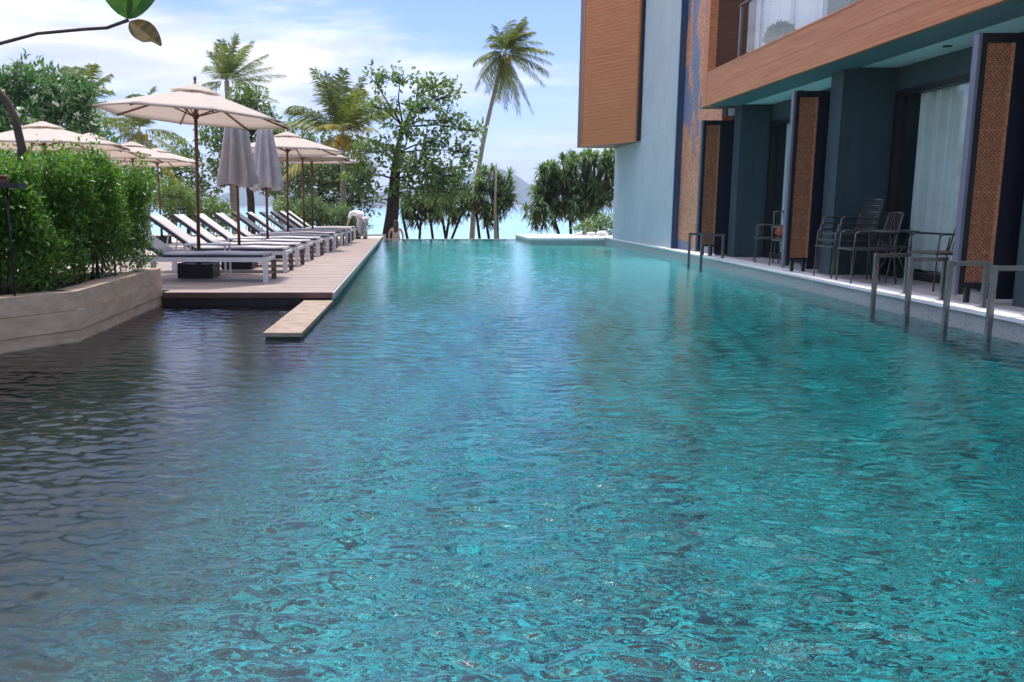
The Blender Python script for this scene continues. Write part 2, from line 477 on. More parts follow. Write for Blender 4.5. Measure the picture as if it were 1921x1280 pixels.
# ------------------------------------------------------------------ mesh helpers
class MB:
    def __init__(self):
        self.v = []
        self.f = []
        self.sm = []

    def add(self, vs, fs, smooth=False):
        o = len(self.v)
        self.v += [tuple(x) for x in vs]
        self.f += [tuple(i + o for i in f) for f in fs]
        self.sm += [smooth] * len(fs)
        return self

    def box(self, x0, x1, y0, y1, z0, z1, b=0.0):
        x0, x1 = min(x0, x1), max(x0, x1)
        y0, y1 = min(y0, y1), max(y0, y1)
        z0, z1 = min(z0, z1), max(z0, z1)
        if b <= 0:
            vs = [(x, y, z) for z in (z0, z1) for y in (y0, y1) for x in (x0, x1)]
            fs = [(0, 2, 3, 1), (4, 5, 7, 6), (0, 1, 5, 4), (2, 6, 7, 3), (0, 4, 6, 2), (1, 3, 7, 5)]
            return self.add(vs, fs)
        # chamfered top rim
        vs = [(x, y, z0) for y in (y0, y1) for x in (x0, x1)]
        vs += [(x, y, z1 - b) for y in (y0, y1) for x in (x0, x1)]
        vs += [(x, y, z1) for y in (y0 + b, y1 - b) for x in (x0 + b, x1 - b)]
        fs = [(0, 2, 3, 1), (0, 1, 5, 4), (2, 6, 7, 3), (0, 4, 6, 2), (1, 3, 7, 5),
              (4, 5, 9, 8), (6, 10, 11, 7), (4, 8, 10, 6), (5, 7, 11, 9), (8, 9, 11, 10)]
        return self.add(vs, fs)

    def prism(self, pts, z0, z1):
        n = len(pts)
        vs = [(x, y, z0) for x, y in pts] + [(x, y, z1) for x, y in pts]
        fs = [tuple(range(n - 1, -1, -1)), tuple(range(n, 2 * n))]
        fs += [(i, (i + 1) % n, n + (i + 1) % n, n + i) for i in range(n)]
        return self.add(vs, fs)

    def bar(self, a, b, wd, ht=None, up=(0, 0, 1)):
        ht = wd if ht is None else ht
        a, b = Vector(a), Vector(b)
        d = (b - a).normalized()
        u = Vector(up)
        if abs(d.dot(u)) > 0.95:
            u = Vector((1, 0, 0))
        s = d.cross(u).normalized()
        u = s.cross(d).normalized()
        vs = []
        for q in (a, b):
            for i, j in ((-1, -1), (1, -1), (1, 1), (-1, 1)):
                vs.append(q + s * (i * wd / 2) + u * (j * ht / 2))
        fs = [(3, 2, 1, 0), (4, 5, 6, 7)] + [(i, (i + 1) % 4, 4 + (i + 1) % 4, 4 + i) for i in range(4)]
        return self.add(vs, fs)

    def tube(self, pts, rad, n=8, caps=True):
        pts = [Vector(p) for p in pts]
        if not isinstance(rad, (list, tuple)):
            rad = [rad] * len(pts)
        vs = []
        prev = None
        for i, p in enumerate(pts):
            d = (pts[min(i + 1, len(pts) - 1)] - pts[max(i - 1, 0)]).normalized()
            if prev is None:
                u = Vector((0, 0, 1)) if abs(d.z) < 0.9 else Vector((1, 0, 0))
                s = d.cross(u).normalized()
            else:
                s = (prev - d * prev.dot(d)).normalized()
            prev = s
            u = s.cross(d)
            for k in range(n):
                a = 2 * math.pi * k / n
                vs.append(p + (s * math.cos(a) + u * math.sin(a)) * rad[i])
        fs = []
        for i in range(len(pts) - 1):
            for k in range(n):
                fs.append((i * n + k, i * n + (k + 1) % n, (i + 1) * n + (k + 1) % n, (i + 1) * n + k))
        self.add(vs, fs, True)
        if caps:
            o = len(self.v) - len(vs)
            self.f += [tuple(o + k for k in range(n - 1, -1, -1)), tuple(o + (len(pts) - 1) * n + k for k in range(n))]
            self.sm += [False, False]
        return self

    def lathe(self, prof, n=16, c=(0, 0, 0)):
        vs = []
        for r, z in prof:
            for k in range(n):
                a = 2 * math.pi * k / n
                vs.append((c[0] + r * math.cos(a), c[1] + r * math.sin(a), c[2] + z))
        fs = []
        for i in range(len(prof) - 1):
            for k in range(n):
                fs.append((i * n + k, i * n + (k + 1) % n, (i + 1) * n + (k + 1) % n, (i + 1) * n + k))
        return self.add(vs, fs, True)

    def build(self, name, mat, parent=None, kind=None, world=False, solid=0.0):
        me = bpy.data.meshes.new(name)
        vs = self.v
        if world and parent is not None:
            ox, oy, oz = root_loc(parent)
            vs = [(x - ox, y - oy, z - oz) for x, y, z in vs]
        me.from_pydata(vs, [], self.f)
        me.polygons.foreach_set('use_smooth', self.sm)
        me.materials.append(mat)
        me.update()
        o = bpy.data.objects.new(name, me)
        col.objects.link(o)
        if parent is not None:
            o.parent = parent
        if kind:
            o['kind'] = kind
        if solid:
            md = o.modifiers.new('thickness', 'SOLIDIFY')
            md.thickness = solid
        return o


def root_loc(o):
    p = Vector((0, 0, 0))
    while o is not None:
        p += o.location
        o = o.parent
    return p


def thing(name, label, cat, loc=(0, 0, 0), rz=0.0, group=None):
    o = bpy.data.objects.new(name, None)
    o.empty_display_size = 0.2
    col.objects.link(o)
    o.location = loc
    o.rotation_euler = (0, 0, rz)
    return tag(o, label, cat, group)


def tag(o, label, cat, group=None):
    o['label'] = label
    o['category'] = cat
    if group:
        o['group'] = group
    return o


def copy_tree(o, parent=None):
    c = o.copy()
    col.objects.link(c)
    c.parent = parent
    for ch in list(o.children):
        copy_tree(ch, c)
    return c


def quads_object(name, V, mat, parent, per=4, rnd=None, kind=None, smooth=False):
    """V: (n, per, 3) faces given in world coordinates; parent unrotated."""
    V = np.asarray(V, dtype=np.float32)
    n = V.shape[0]
    if parent is not None:
        V = V - np.array(root_loc(parent), dtype=np.float32)
    me = bpy.data.meshes.new(name)
    me.vertices.add(n * per)
    me.vertices.foreach_set('co', V.reshape(-1))
    me.loops.add(n * per)
    me.loops.foreach_set('vertex_index', np.arange(n * per, dtype=np.int32))
    me.polygons.add(n)
    me.polygons.foreach_set('loop_start', np.arange(0, n * per, per, dtype=np.int32))
    me.polygons.foreach_set('loop_total', np.full(n, per, dtype=np.int32))
    if rnd is not None:
        a = me.attributes.new('rnd', 'FLOAT', 'FACE')
        a.data.foreach_set('value', np.asarray(rnd, dtype=np.float32))
    me.materials.append(mat)
    me.update(calc_edges=True)
    me.validate()
    o = bpy.data.objects.new(name, me)
    col.objects.link(o)
    if parent is not None:
        o.parent = parent
    if kind:
        o['kind'] = kind
    return o


def unit(a):
    return a / np.maximum(np.linalg.norm(a, axis=-1, keepdims=True), 1e-6)


def leaf_quads(P, A, L, W, sag=0.15, roll=None):
    """P positions, A axis directions, L lengths, W widths -> (2n, 4, 3): each leaf is two quads folded on its midrib."""
    n = len(P)
    A = unit(A)
    S = unit(np.cross(A, rng.normal(size=(n, 3)) * 0.6 + np.array([0, 0, 1.0])))
    N = np.cross(S, A)
    L = np.broadcast_to(np.asarray(L, dtype=float), (n,))[:, None]
    W = np.broadcast_to(np.asarray(W, dtype=float), (n,))[:, None]
    base = P
    tip = P + A * L - N * L * sag
    mid = P + A * L * 0.55
    l = mid + S * W / 2 + N * W * 0.12
    r = mid - S * W / 2 + N * W * 0.12
    mm = mid - N * W * 0.06
    q1 = np.stack([base, mm, tip, l], 1)
    q2 = np.stack([base, r, tip, mm], 1)
    return np.concatenate([q1, q2], 0)


def ball(n, c, rad, shell=0.0):
    d = unit(rng.normal(size=(n, 3)))
    r = rng.random(n) ** (1 / 3)
    r = shell + (1 - shell) * r
    return np.asarray(c) + d * r[:, None] * np.asarray(rad), d


# ------------------------------------------------------------------ setting: ground, sea, hills, pool
MB().box(-70, 70, -60, 70, -1.9, -1.6).build('ground', M['ground'], kind='structure')
g = MB()
g.add([(-90, 70, -1.6), (90, 70, -1.6), (90, 96, -3.4), (-90, 96, -3.4)], [(0, 1, 2, 3)])
g.build('beach', M['paving'], kind='structure')
g = MB()
g.add([(-4200, 72, -2.7), (4200, 72, -2.7), (4200, 6000, -2.7), (-4200, 6000, -2.7)], [(0, 1, 2, 3)])
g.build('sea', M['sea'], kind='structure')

# island ridge across the bay
nx, ny = 150, 14
xs = np.linspace(-2300, 1500, nx)
vs = []
for j in range(ny):
    v = j / (ny - 1)
    for i, x in enumerate(xs):
        prof = 62 + 30 * math.sin(x / 260 + 1.1) + 22 * math.sin(x / 110 + 0.4) + 10 * math.sin(x / 41.0) \
            + 58 * math.exp(-((x - 310) / 150) ** 2) + 40 * math.exp(-((x + 640) / 160) ** 2)
        prof *= min(1, max(0.0, (1500 - x) / 300)) * min(1, max(0, (x + 2300) / 300))
        h = max(0, prof) * math.sin(math.pi * v * 0.92 + 0.05) ** 0.9
        h += (random.random() - 0.5) * 5 * math.sin(math.pi * v)
        vs.append((x + 20 * math.sin(v * 5 + x / 90), 3000 + v * 900, -4 + h))
fs = [(j * nx + i, j * nx + i + 1, (j + 1) * nx + i + 1, (j + 1) * nx + i) for j in range(ny - 1) for i in range(nx - 1)]
MB().add(vs, fs, True).build('hills', M['hill'], kind='structure')

# pool: basin, walls, water
EDGE = [(5.02, -5), (5.15, 7.0), (5.62, 19.7), (5.72, 27.25)]        # terrace edge


def edge_x(y):
    for (xa, ya), (xb, yb) in zip(EDGE, EDGE[1:]):
        if y <= yb:
            return xa + (xb - xa) * (y - ya) / (yb - ya)
    return EDGE[-1][0]


WAVE_GAIN = 1.0
LEFT = [(-1.10, -5), (-1.10, 10.2), (-1.41, 27.7), (-1.46, 30.8)]
g = MB()
g.add([(-6.7, -5, -1.3), (5.75, -5, -1.3), (5.75, 30.8, -1.3), (-6.7, 30.8, -1.3)], [(0, 1, 2, 3)])
g.add([(-1.5, 30.79, -1.3), (5.9, 30.79, -1.3), (5.9, 30.79, -0.02), (-1.5, 30.79, -0.02)], [(0, 1, 2, 3)])
g.add([(-9, -4.99, -1.3), (5.9, -4.99, -1.3), (5.9, -4.99, 0.15), (-9, -4.99, 0.15)], [(0, 1, 2, 3)])
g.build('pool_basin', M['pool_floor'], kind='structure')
MB().box(-6.7, -6.49, -4.98, 10.24, -1.3, 0.15).build('pond_wall', M['pond_floor'], kind='structure')
wr = np.random.default_rng(5)
WAVES = []
for i in range(72):
    lam = 0.052 * (0.32 / 0.052) ** (wr.random() ** 1.7)       # 5 to 32 cm
    th_ = wr.normal() * 0.42 + R(86)
    kk = 2 * math.pi / lam
    WAVES.append((kk * math.cos(th_), kk * math.sin(th_), wr.random() * 6.283, 0.0225 * lam * min(1.0, (0.11 / lam) ** 0.45) / 4.0 * WAVE_GAIN))


def wave_h(X, Y):
    h = np.zeros_like(X)
    wob = 0.25 * np.sin(X * 1.9 + Y * 0.7) + 0.22 * np.sin(Y * 1.3 - X * 0.8 + 1.0)
    for kx, ky, ph, am in WAVES:
        h += am * np.sin(kx * X + ky * Y + ph + wob * 2.0)
    live = 0.8 + 0.3 * np.sin(X * 0.9 + 0.5 * Y) * np.sin(Y * 0.6 - X * 0.4)
    # steeper near the camera for flecks, flatter towards the overflow edge to mirror sky
    return h * live * np.interp(Y, [0, 2.5, 5, 10, 31], [1.55, 1.45, 0.95, 0.55, 0.42])


def water_patch(xl, xr, ys, nx_):
    ys = np.asarray(ys)
    U = np.linspace(0, 1, nx_)
    X = np.array([xl(y_) for y_ in ys])[:, None] * (1 - U) + np.array([xr(y_) for y_ in ys])[:, None] * U
    Y = np.repeat(ys[:, None], nx_, 1)
    V = np.stack([X, Y, wave_h(X, Y)], -1).reshape(-1, 3)
    i = np.arange((len(ys) - 1) * nx_).reshape(-1, nx_)[:, :-1].reshape(-1)
    F = np.stack([i, i + 1, i + nx_ + 1, i + nx_], 1)
    return V, F


def left_x(y_):
    return float(np.interp(y_, [p_[1] for p_ in LEFT], [p_[0] for p_ in LEFT]))


near = list(np.arange(1.2, 3.6, 0.009)) + list(np.arange(3.6, 6.0, 0.015)) + list(np.arange(6.0, 10.25, 0.024)) + [10.25]
rows = list(np.arange(-5, 1.2, 0.1)) + near + list(np.arange(10.3, 30.8, 0.04)) + [30.8]
parts = [water_patch(left_x, lambda y_: edge_x(y_) + 0.03, rows, 480),
         water_patch(lambda y_: -6.5, lambda y_: -1.10, list(np.arange(-5, 1.2, 0.1)) + near, 340)]
off = 0
Vs, Fs = [], []
for V, F in parts:
    Vs.append(V)
    Fs.append(F + off)
    off += len(V)
V = np.concatenate(Vs).astype(np.float32)
F = np.concatenate(Fs).astype(np.int32)
me = bpy.data.meshes.new('pool_water')
me.vertices.add(len(V))
me.vertices.foreach_set('co', V.reshape(-1))
me.loops.add(F.size)
me.loops.foreach_set('vertex_index', F.reshape(-1))
me.polygons.add(len(F))
me.polygons.foreach_set('loop_start', np.arange(0, F.size, 4, dtype=np.int32))
me.polygons.foreach_set('loop_total', np.full(len(F), 4, dtype=np.int32))
me.polygons.foreach_set('use_smooth', np.ones(len(F), dtype=bool))
me.materials.append(M['water'])
me.update(calc_edges=True)
water = bpy.data.objects.new('pool_water', me)
col.objects.link(water)
water['kind'] = 'structure'
# overflow edge at the far end and the ledge beyond it
MB().box(-1.5, 3.35, 30.8, 31.0, -1.6, 0.006).build('overflow_edge', M['granite'], kind='structure')
MB().box(-1.5, 3.35, 31.0, 31.9, -1.6, -0.16).build('overflow_ledge', M['terrace'], kind='structure')
# raised corner block on the far right
g = MB()
g.prism([(3.42, 27.25), (6.6, 27.25), (6.6, 31), (3.32, 31)], -1.3, 0.10)
g.build('corner_block', M['granite'], kind='structure')
g = MB()
g.prism([(3.39, 27.21), (6.6, 27.21), (6.6, 31.04), (3.29, 31.04)], 0.10, 0.17)
g.build('corner_coping', M['coping'], kind='structure')

# terrace and its pool wall
g = MB()
pts = [(x + 0.02, y) for x, y in EDGE]
g.prism(pts[::-1] + [(9.5, -5), (9.5, 27.25)], -0.05, 0.17)
g.build('pool_wall', M['granite'], kind='structure')
g = MB()
g.prism([(x + 0.004, y_) for x, y_ in pts][::-1] + [(9.5, -5), (9.5, 27.25)], -1.3, -0.052)
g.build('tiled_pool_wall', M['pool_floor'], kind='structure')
g = MB()
pts = [(x + 0.33, y) for x, y in EDGE]
g.prism(pts[::-1] + [(9.5, -5), (9.5, 27.25)], 0.17, 0.2)
g.build('terrace', M['terrace'], kind='structure')
cop = bpy.data.objects.new('terrace_coping', None)
col.objects.link(cop)
cop['kind'] = 'structure'
y = 1.0
while y < 27:
    y2 = min(y + 1.2, 27.2)
    e0, e1 = edge_x(y), edge_x(y2 - 0.004)
    g = MB()
    dz = random.uniform(-0.0015, 0.0015)
    g.prism([(e0 - 0.015, y), (e1 - 0.015, y2 - 0.004), (e1 + 0.315, y2 - 0.004), (e0 + 0.315, y)][::-1], 0.17, 0.206 + dz)
    g.build('coping_stone', M['coping'], cop)
    y += 1.2

# left paving, beyond the deck and behind the hedge
g = MB()
g.prism([(-60, -20), (-9, -20), (-9, 10.25), (-3.2, 10.25), (-3.2, 27.9), (-1.46, 27.9), (-1.46, 33.0), (-60, 33.0)], -1.6, 0.10)
g.build('paving', M['paving'], kind='structure')
g = MB()
g.prism([(-60, -60), (60, -60), (60, -5), (-9, -5), (-9, -20), (-60, -20)], -1.6, 0.12)
g.build('rear_paving', M['paving'], kind='structure')

# deck
deck = thing('deck', 'pinkish brown pool deck under the row of sun loungers', 'deck', (-3, 10.2, 0))


def deck_x(y):
    return -1.10 - (y - 10.2) * 0.31 / 17.5


g = MB()
y = 10.2
while y < 27.7:
    y2 = min(y + 0.14, 27.7)
    x0 = -3.12 if y < 10.45 else -5.6
    g.prism([(x0, y), (deck_x(y), y), (deck_x(y2), y2 - 0.005), (x0, y2 - 0.005)], 0.118, 0.15 + random.uniform(-0.001, 0.001))
    y += 0.14
g.build('deck_board', M['deck'], deck, 'stuff', True)
g = MB()
g.box(-3.13, deck_x(10.2), 10.17, 10.197, 0.085, 0.147)
g.build('nosing', M['deck_face'], deck, None, True)
g = MB()
g.prism([(-5.5, 10.24), (-1.12, 10.24), (-1.43, 27.7), (-5.5, 27.7)], -1.29, 0.115)
g.prism([(-4, 27.7), (-1.43, 27.7), (-1.47, 30.8), (-4, 30.8)], -1.29, 0.095)
g.build('deck_skirt', M['dark_stone'], deck, None, True)
g = MB()
for a, b in ((LEFT[1], LEFT[2]),):
    g.prism([(a[0] + 0.004, a[1] - 0.02), (a[0] + 0.03, a[1] - 0.02), (b[0] + 0.03, b[1]), (b[0] + 0.004, b[1])], 0.07, 0.146)
g.build('side_trim', M['granite'], deck, None, True)

# stepping slab
t = thing('stepping_slab', 'long beige stone slab lying in the water at the deck corner', 'slab', (-1.25, 8.8, 0))
g = MB()
g.prism([(-1.43, 7.5), (-1.085, 7.5), (-1.085, 10.16), (-1.43, 10.16)], 0.022, 0.058)
g.build('top_slab', M['slab'], t, None, True)
g = MB()
g.prism([(-1.41, 7.52), (-1.10, 7.52), (-1.10, 10.2), (-1.41, 10.2)], -1.29, 0.022)
g.build('plinth', M['dark_stone'], t, None, True)

# planter: three courses of stone on two faces, soil
pl = thing('stone_planter', 'low beige stone planter wall rising from the water under the hedge', 'planter', (-3.6, 8.4, 0))
A, B, C = Vector((-3.16, 10.24)), Vector((-3.03, 7.40)), Vector((-4.75, 4.75))


def wall_run(p, q, z0, z1, th, off=0.0):
    d = (q - p).normalized()
    n = Vector((-d.y, d.x))
    if n.x > 0:
        n = -n
    p2, q2 = p + n * th, q + n * th
    po, qo = p - n * off, q - n * off
    pts = [(po.x, po.y), (qo.x, qo.y), (q2.x, q2.y), (p2.x, p2.y)]
    ar = sum(pts[i][0] * pts[(i + 1) % 4][1] - pts[(i + 1) % 4][0] * pts[i][1] for i in range(4))
    return pts if ar > 0 else pts[::-1]


zz_ = [-0.06, 0.10, 0.275, 0.44]
for k in range(3):
    for (p, q) in ((A, B), (B, C)):
        g = MB()
        g.prism(wall_run(p, q, 0, 0, 0.22, (0.0, 0.008, 0.003)[k] + (0.002 if q is C else 0)), zz_[k] + 0.002, zz_[k + 1] - 0.002)
        g.build('stone_course', M['planter'], pl, None, True)
g = MB()
g.prism(wall_run(A, B, 0, 0, 0.2, -0.02), -1.29, 0.43)
g.prism(wall_run(B, C, 0, 0, 0.2, -0.02), -1.29, 0.429)
g.build('core', M['dark_stone'], pl, None, True)
g = MB()
g.prism([(-3.2, 10.2), (-8.9, 10.2), (-8.9, 4.6), (-4.85, 4.75), (-3.12, 7.45)], -0.5, 0.39)
g.build('soil', M['soil'], pl, None, True)

# ------------------------------------------------------------------ hotel building
b = thing('hotel_building', 'hotel block with blue wall, mosaic strip, orange wood balcony and shaded ground floor terrace rooms', 'building', (6.2, 16, 0.2))


def bpart(name, mat, *boxes, parent=b, kind=None):
    g_ = MB()
    for bx in boxes:
        g_.box(*bx)
    return g_.build(name, mat, parent, kind, True)


# blue wall, its return with shade painted deep blue, mosaic wall
bpart('blue_wall', M['blue_wall'], (5.70, 6.0, 19.76, 25.95, 0.17, 2.985), (5.70, 6.0, 19.76, 25.95, 2.992, 9.0))
bpart('wall_core', M['blue_wall'], (5.71, 9.4, 19.8, 25.9, 0.1, 8.95))
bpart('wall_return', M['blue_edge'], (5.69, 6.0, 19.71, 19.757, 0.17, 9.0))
bpart('mosaic_wall', M['mosaic'], (5.83, 6.05, 17.15, 19.708, 0.2, 9.0))
# wooden bay
bay = MB()
tri = [(5.62, 23.05), (4.50, 24.85), (4.50, 25.6), (5.699, 25.9), (5.699, 23.02)]
bay.prism(tri[::-1], 2.86, 9.0)
bay = bay.build('wood_bay', M['wood_dark'], b, None, True)
g = MB()
d = Vector((4.50 - 5.62, 24.85 - 23.05, 0)).normalized()
nrm = Vector((-d.y, d.x, 0))
if nrm.x > 0:
    nrm = -nrm
p0, p1 = Vector((5.62, 23.05, 0)), Vector((4.50, 24.85, 0))
z = 2.95
while z < 8.9:
    mid = nrm * (0.016 + random.uniform(-0.001, 0.001))
    g.bar(p0 + mid + d * 0.05 + Vector((0, 0, z)), p1 + mid - d * 0.05 + Vector((0, 0, z)), 0.03, 0.0905)
    z += 0.094
g.build('siding', M['wood_box'], bay, 'stuff', True)
g = MB()
for zt, hh in ((2.875, 0.05),):
    g.bar(p0 + nrm * 0.02 + Vector((0, 0, zt)), p1 + nrm * 0.02 + Vector((0, 0, zt)), 0.045, hh)
g.bar(p0 + nrm * 0.018 + d * 0.022 + Vector((0, 0, 2.9)), p0 + nrm * 0.018 + d * 0.022 + Vector((0, 0, 9)), 0.045, 0.042)
g.bar(p1 + nrm * 0.018 - d * 0.022 + Vector((0, 0, 2.9)), p1 + nrm * 0.018 - d * 0.022 + Vector((0, 0, 9)), 0.045, 0.042)
g.build('bay_trim', M['wood'], bay, None, True)
bpart('bay_shadow_strip', M['navy'], (5.62, 5.698, 22.94, 23.03, 2.87, 9.0), parent=bay)  # dark strip put in for the shadow gap between bay and wall

# party walls
for (y0, y1, x0, nm) in ((12.2, 12.56, 5.80, 1), (16.5, 16.84, 5.97, 2), (8.02, 8.36, 5.80, 3)):
    bpart('party_wall', M['teal'], (x0, 7.2, y0, y1, 0.2, 3.055))
# window walls: head panel, sliding doors, curtain
for (y0, y1) in ((8.37, 12.19), (12.57, 16.49), (4.2, 8.01)):
    bpart('window_head', M['teal'], (6.55, 6.75, y0, y1, 2.74, 3.055))
    wf = bpart('window_frame', M['black'], (6.53, 6.66, y1 - 0.09, y1, 0.2, 2.74), (6.53, 6.66, y0, y0 + 0.09, 0.2, 2.74),
               (6.53, 6.66, y0 + 0.09, y1 - 0.09, 2.66, 2.74), (6.53, 6.66, y0 + 0.09, y1 - 0.09, 0.2, 0.30),
               (6.56, 6.64, (y0 + y1) / 2 - 0.04, (y0 + y1) / 2 + 0.04, 0.3, 2.66))
    for (a, c) in ((y1 - 0.09, (y0 + y1) / 2 + 0.04), ((y0 + y1) / 2 - 0.04, y0 + 0.09)):
        bpart('pane', M['glass'], (6.594, 6.604, min(a, c), max(a, c), 0.3, 2.66), parent=wf)
    g = MB()
    n = 150
    vs = []
    for i in range(n + 1):
        yy = y1 - 0.22 - (y1 - y0 - 0.5) * i / n
        xx = 6.76 + 0.065 * math.sin(i * 0.9) + 0.03 * math.sin(i * 0.37 + 1)
        vs += [(xx, yy, 0.32), (xx + 0.006 * math.sin(i), yy, 2.72)]
    g.add(vs, [(2 * i, 2 * i + 2, 2 * i + 3, 2 * i + 1) for i in range(n)], True)
    g.build('curtain', M['curtain'], b, None, True)
    bpart('room_wall', M['navy'], (7.6, 7.7, y0, y1, 0.2, 3.05))
bpart('end_wall', M['teal'], (6.06, 7.2, 16.85, 19.7, 0.2, 3.055))

# ceiling, soffit beam, floor slab
bpart('ceiling', M['ceiling'], (5.95, 9.4, 3.5, 17.1, 3.06, 3.3))
bpart('soffit', M['teal_mid'], (5.37, 5.948, 3.5, 17.1, 3.035, 3.3))
for yy in (10.6, 14.6):
    g = MB()
    g.lathe([(0.0, -0.012), (0.05, -0.012), (0.055, 0.0)], 16, (6.25, yy, 3.06))
    g.build('downlight', M['black'], b, None, True)
# fascia boards
fz = [3.03, 3.185, 3.335, 3.485, 3.62]
for k in range(4):
    bpart('fascia_board', M['wood'], (5.30 + 0.002 * (k % 2), 5.365, 3.4, 16.52, fz[k] + (0.0008 if k else 0), fz[k + 1] - 0.0008))
bpart('fascia_cap', M['wood'], (5.295, 5.40, 3.4, 16.52, 3.62, 3.645))
bpart('jamb', M['wood'], (5.298, 5.45, 16.523, 16.78, 3.03, 9.0))
bpart('jamb_return', M['wood_dark'], (5.452, 6.2, 16.55, 16.78, 3.03, 9.0))
bpart('upper_wall', M['blue_wall'], (6.2, 9.4, 16.5, 19.7, 3.3, 9.0))
bpart('balcony_floor', M['terrace'], (5.37, 9.4, 3.4, 16.52, 3.301, 3.50))
# balcony facade
bpart('balcony_column', M['teal'], (5.98, 6.4, 12.55, 13.25, 3.5, 9.0))
bpart('balcony_pier', M['blue_wall'], (6.02, 6.4, 13.252, 13.5, 3.5, 9.0))
for (y0, y1) in ((13.5, 16.5), (6.0, 12.53)):
    wf = bpart('balcony_window_frame', M['white_plastic'], (6.14, 6.2, y0, y1, 3.5, 3.56), (6.14, 6.2, y0, y0 + 0.06, 3.56, 6.4),
               (6.14, 6.2, y1 - 0.06, y1, 3.56, 6.4), (6.14, 6.2, y0 + 0.06, y1 - 0.06, 6.34, 6.4), (6.145, 6.195, (y0 + y1) / 2 - 0.03, (y0 + y1) / 2 + 0.03, 3.56, 6.34))
    g = MB()
    n = 90
    vs = []
    for i in range(n + 1):
        yy = y0 + (y1 - y0) * i / n
        xx = 6.24 + 0.02 * math.sin(i * 0.8)
        vs += [(xx, yy, 3.52), (xx, yy, 6.4)]
    g.add(vs, [(2 * i, 2 * i + 2, 2 * i + 3, 2 * i + 1) for i in range(n)], True)
    g.build('balcony_curtain', M['white_curtain'], b, None, True)
    bpart('upper_room_wall', M['white_plastic'], (6.45, 6.6, y0, y1, 3.5, 9.0))
bpart('rail_post', M['steel'], (5.345, 5.385, 15.06, 15.10, 3.646, 4.50))
bpart('unseen_upper_slab', M['teal_mid'], (5.37, 9.4, 3.4, 16.52, 6.42, 6.6))  # unseen upper floor added to darken the balcony and its reflection in the water
bpart('unseen_upper_fascia', M['wood'], (5.30, 5.365, 3.4, 16.52, 6.40, 7.0))
bpart('unseen_upper_storey', M['teal'], (6.0, 6.13, 3.4, 16.5, 6.62, 9.0))
y = 14.75
while y > 5:
    bpart('balustrade_pane', M['glass'], (5.36, 5.372, y - 1.29, y, 3.65, 4.50))
    y -= 1.3
g = MB()
g.box(5.335, 5.395, 3.4, 15.12, 4.502, 4.54)
g.build('handrail', M['wood_dark'], b, None, True)

# shutters: framed lattice panels hinged out towards the pool
def shutter(x0, y, label):
    t_ = thing('lattice_shutter', label, 'shutter', (x0 + 0.25, y, 0.2), 0, 'lattice shutters along the terrace')
    z0, z1 = 0.41, 2.82
    wv = 0.265
    def P(name, mat, *bx, parent=t_):
        g_ = MB()
        for q in bx:
            g_.box(*q)
        return g_.build(name, mat, parent, None, True)
    P('edge_post', M['lilac'], (x0 - 0.002, x0 + 0.03, y - 0.0, y + 0.085, 0.28, z1))
    fr = P('frame', M['black'], (x0 + 0.031, x0 + 0.085, y - 0.002, y + 0.05, z0 - 0.12, z1 - 0.001), (x0 + 0.085, x0 + 0.085 + wv, y - 0.002, y + 0.05, z1 - 0.09, z1 - 0.001),
           (x0 + 0.085, x0 + 0.085 + wv, y - 0.002, y + 0.05, z0 - 0.03, z0))
    P('foot', M['black'], (x0 + 0.12, x0 + 0.16, y + 0.005, y + 0.045, 0.2, z0 - 0.03))
    P('foot', M['black'], (x0 + 0.29, x0 + 0.33, y + 0.005, y + 0.045, 0.2, z0 - 0.03))
    P('rattan_backing', M['rattan'], (x0 + 0.085, x0 + 0.085 + wv, y + 0.03, y + 0.042, z0, z1 - 0.09))
    g_ = MB()
    zs, ze = z0, z1 - 0.09
    xa, xb = x0 + 0.085, x0 + 0.085 + wv
    pitch = 0.040
    k = -int(wv / pitch) - 1
    while zs + k * pitch < ze:
        for s in (1, -1):
            za, zb = zs + k * pitch, zs + k * pitch + wv
            ta, tb = 0.0, 1.0
            if za < zs: ta = (zs - za) / wv
            if zb > ze: tb = (ze - za) / wv
            if tb > ta + 0.01:
                f_ = (lambda q: xa + (xb - xa) * q) if s > 0 else (lambda q: xb - (xb - xa) * q)
                yo = y + (0.022 if s > 0 else 0.014)
                g_.bar((f_(ta), yo, za + ta * wv), (f_(tb), yo, za + tb * wv), 0.006, 0.011, (0, 1, 0) if False else (0, 0, 1))
        k += 1
    for q in np.arange(zs + 0.3, ze, 0.3):
        g_.box(xa, xb, y + 0.004, y + 0.010, q - 0.008, q + 0.008)
    g_.build('lattice', M['rattan_light'], t_, 'stuff', True)
    P('border_strip', M['rattan_light'], (x0 + 0.085 + wv - 0.02, x0 + 0.085 + wv + 0.004, y - 0.003, y + 0.046, z0, z1 - 0.091))
    P('solid_panel', M['navy'], (x0 + 0.0895 + wv, x0 + 0.79, y + 0.002, y + 0.045, 0.24, z1 - 0.002))
    return t_


shutter(5.36, 8.58, 'tall rattan lattice shutter nearest the viewer, cut by the right edge of the photo')
shutter(5.37, 12.76, 'tall rattan lattice shutter beside the stacked metal chairs')
shutter(5.42, 17.05, 'tall rattan lattice shutter standing against the orange mosaic wall')
t = thing('bright_patch', 'white box standing in for a bright patch above the far lattice shutter', 'lamp', (5.97, 17.0, 2.86))  # white box added in place of an unidentified bright patch
g = MB(); g.box(5.86, 6.03, 16.88, 17.0, 2.90, 3.03); g.build('patch_box', M['white_plastic'], t, None, True)
g = MB(); g.box(5.82, 5.858, 16.9, 16.98, 2.88, 3.034); g.build('patch_edge', M['blue_edge'], t, None, True)

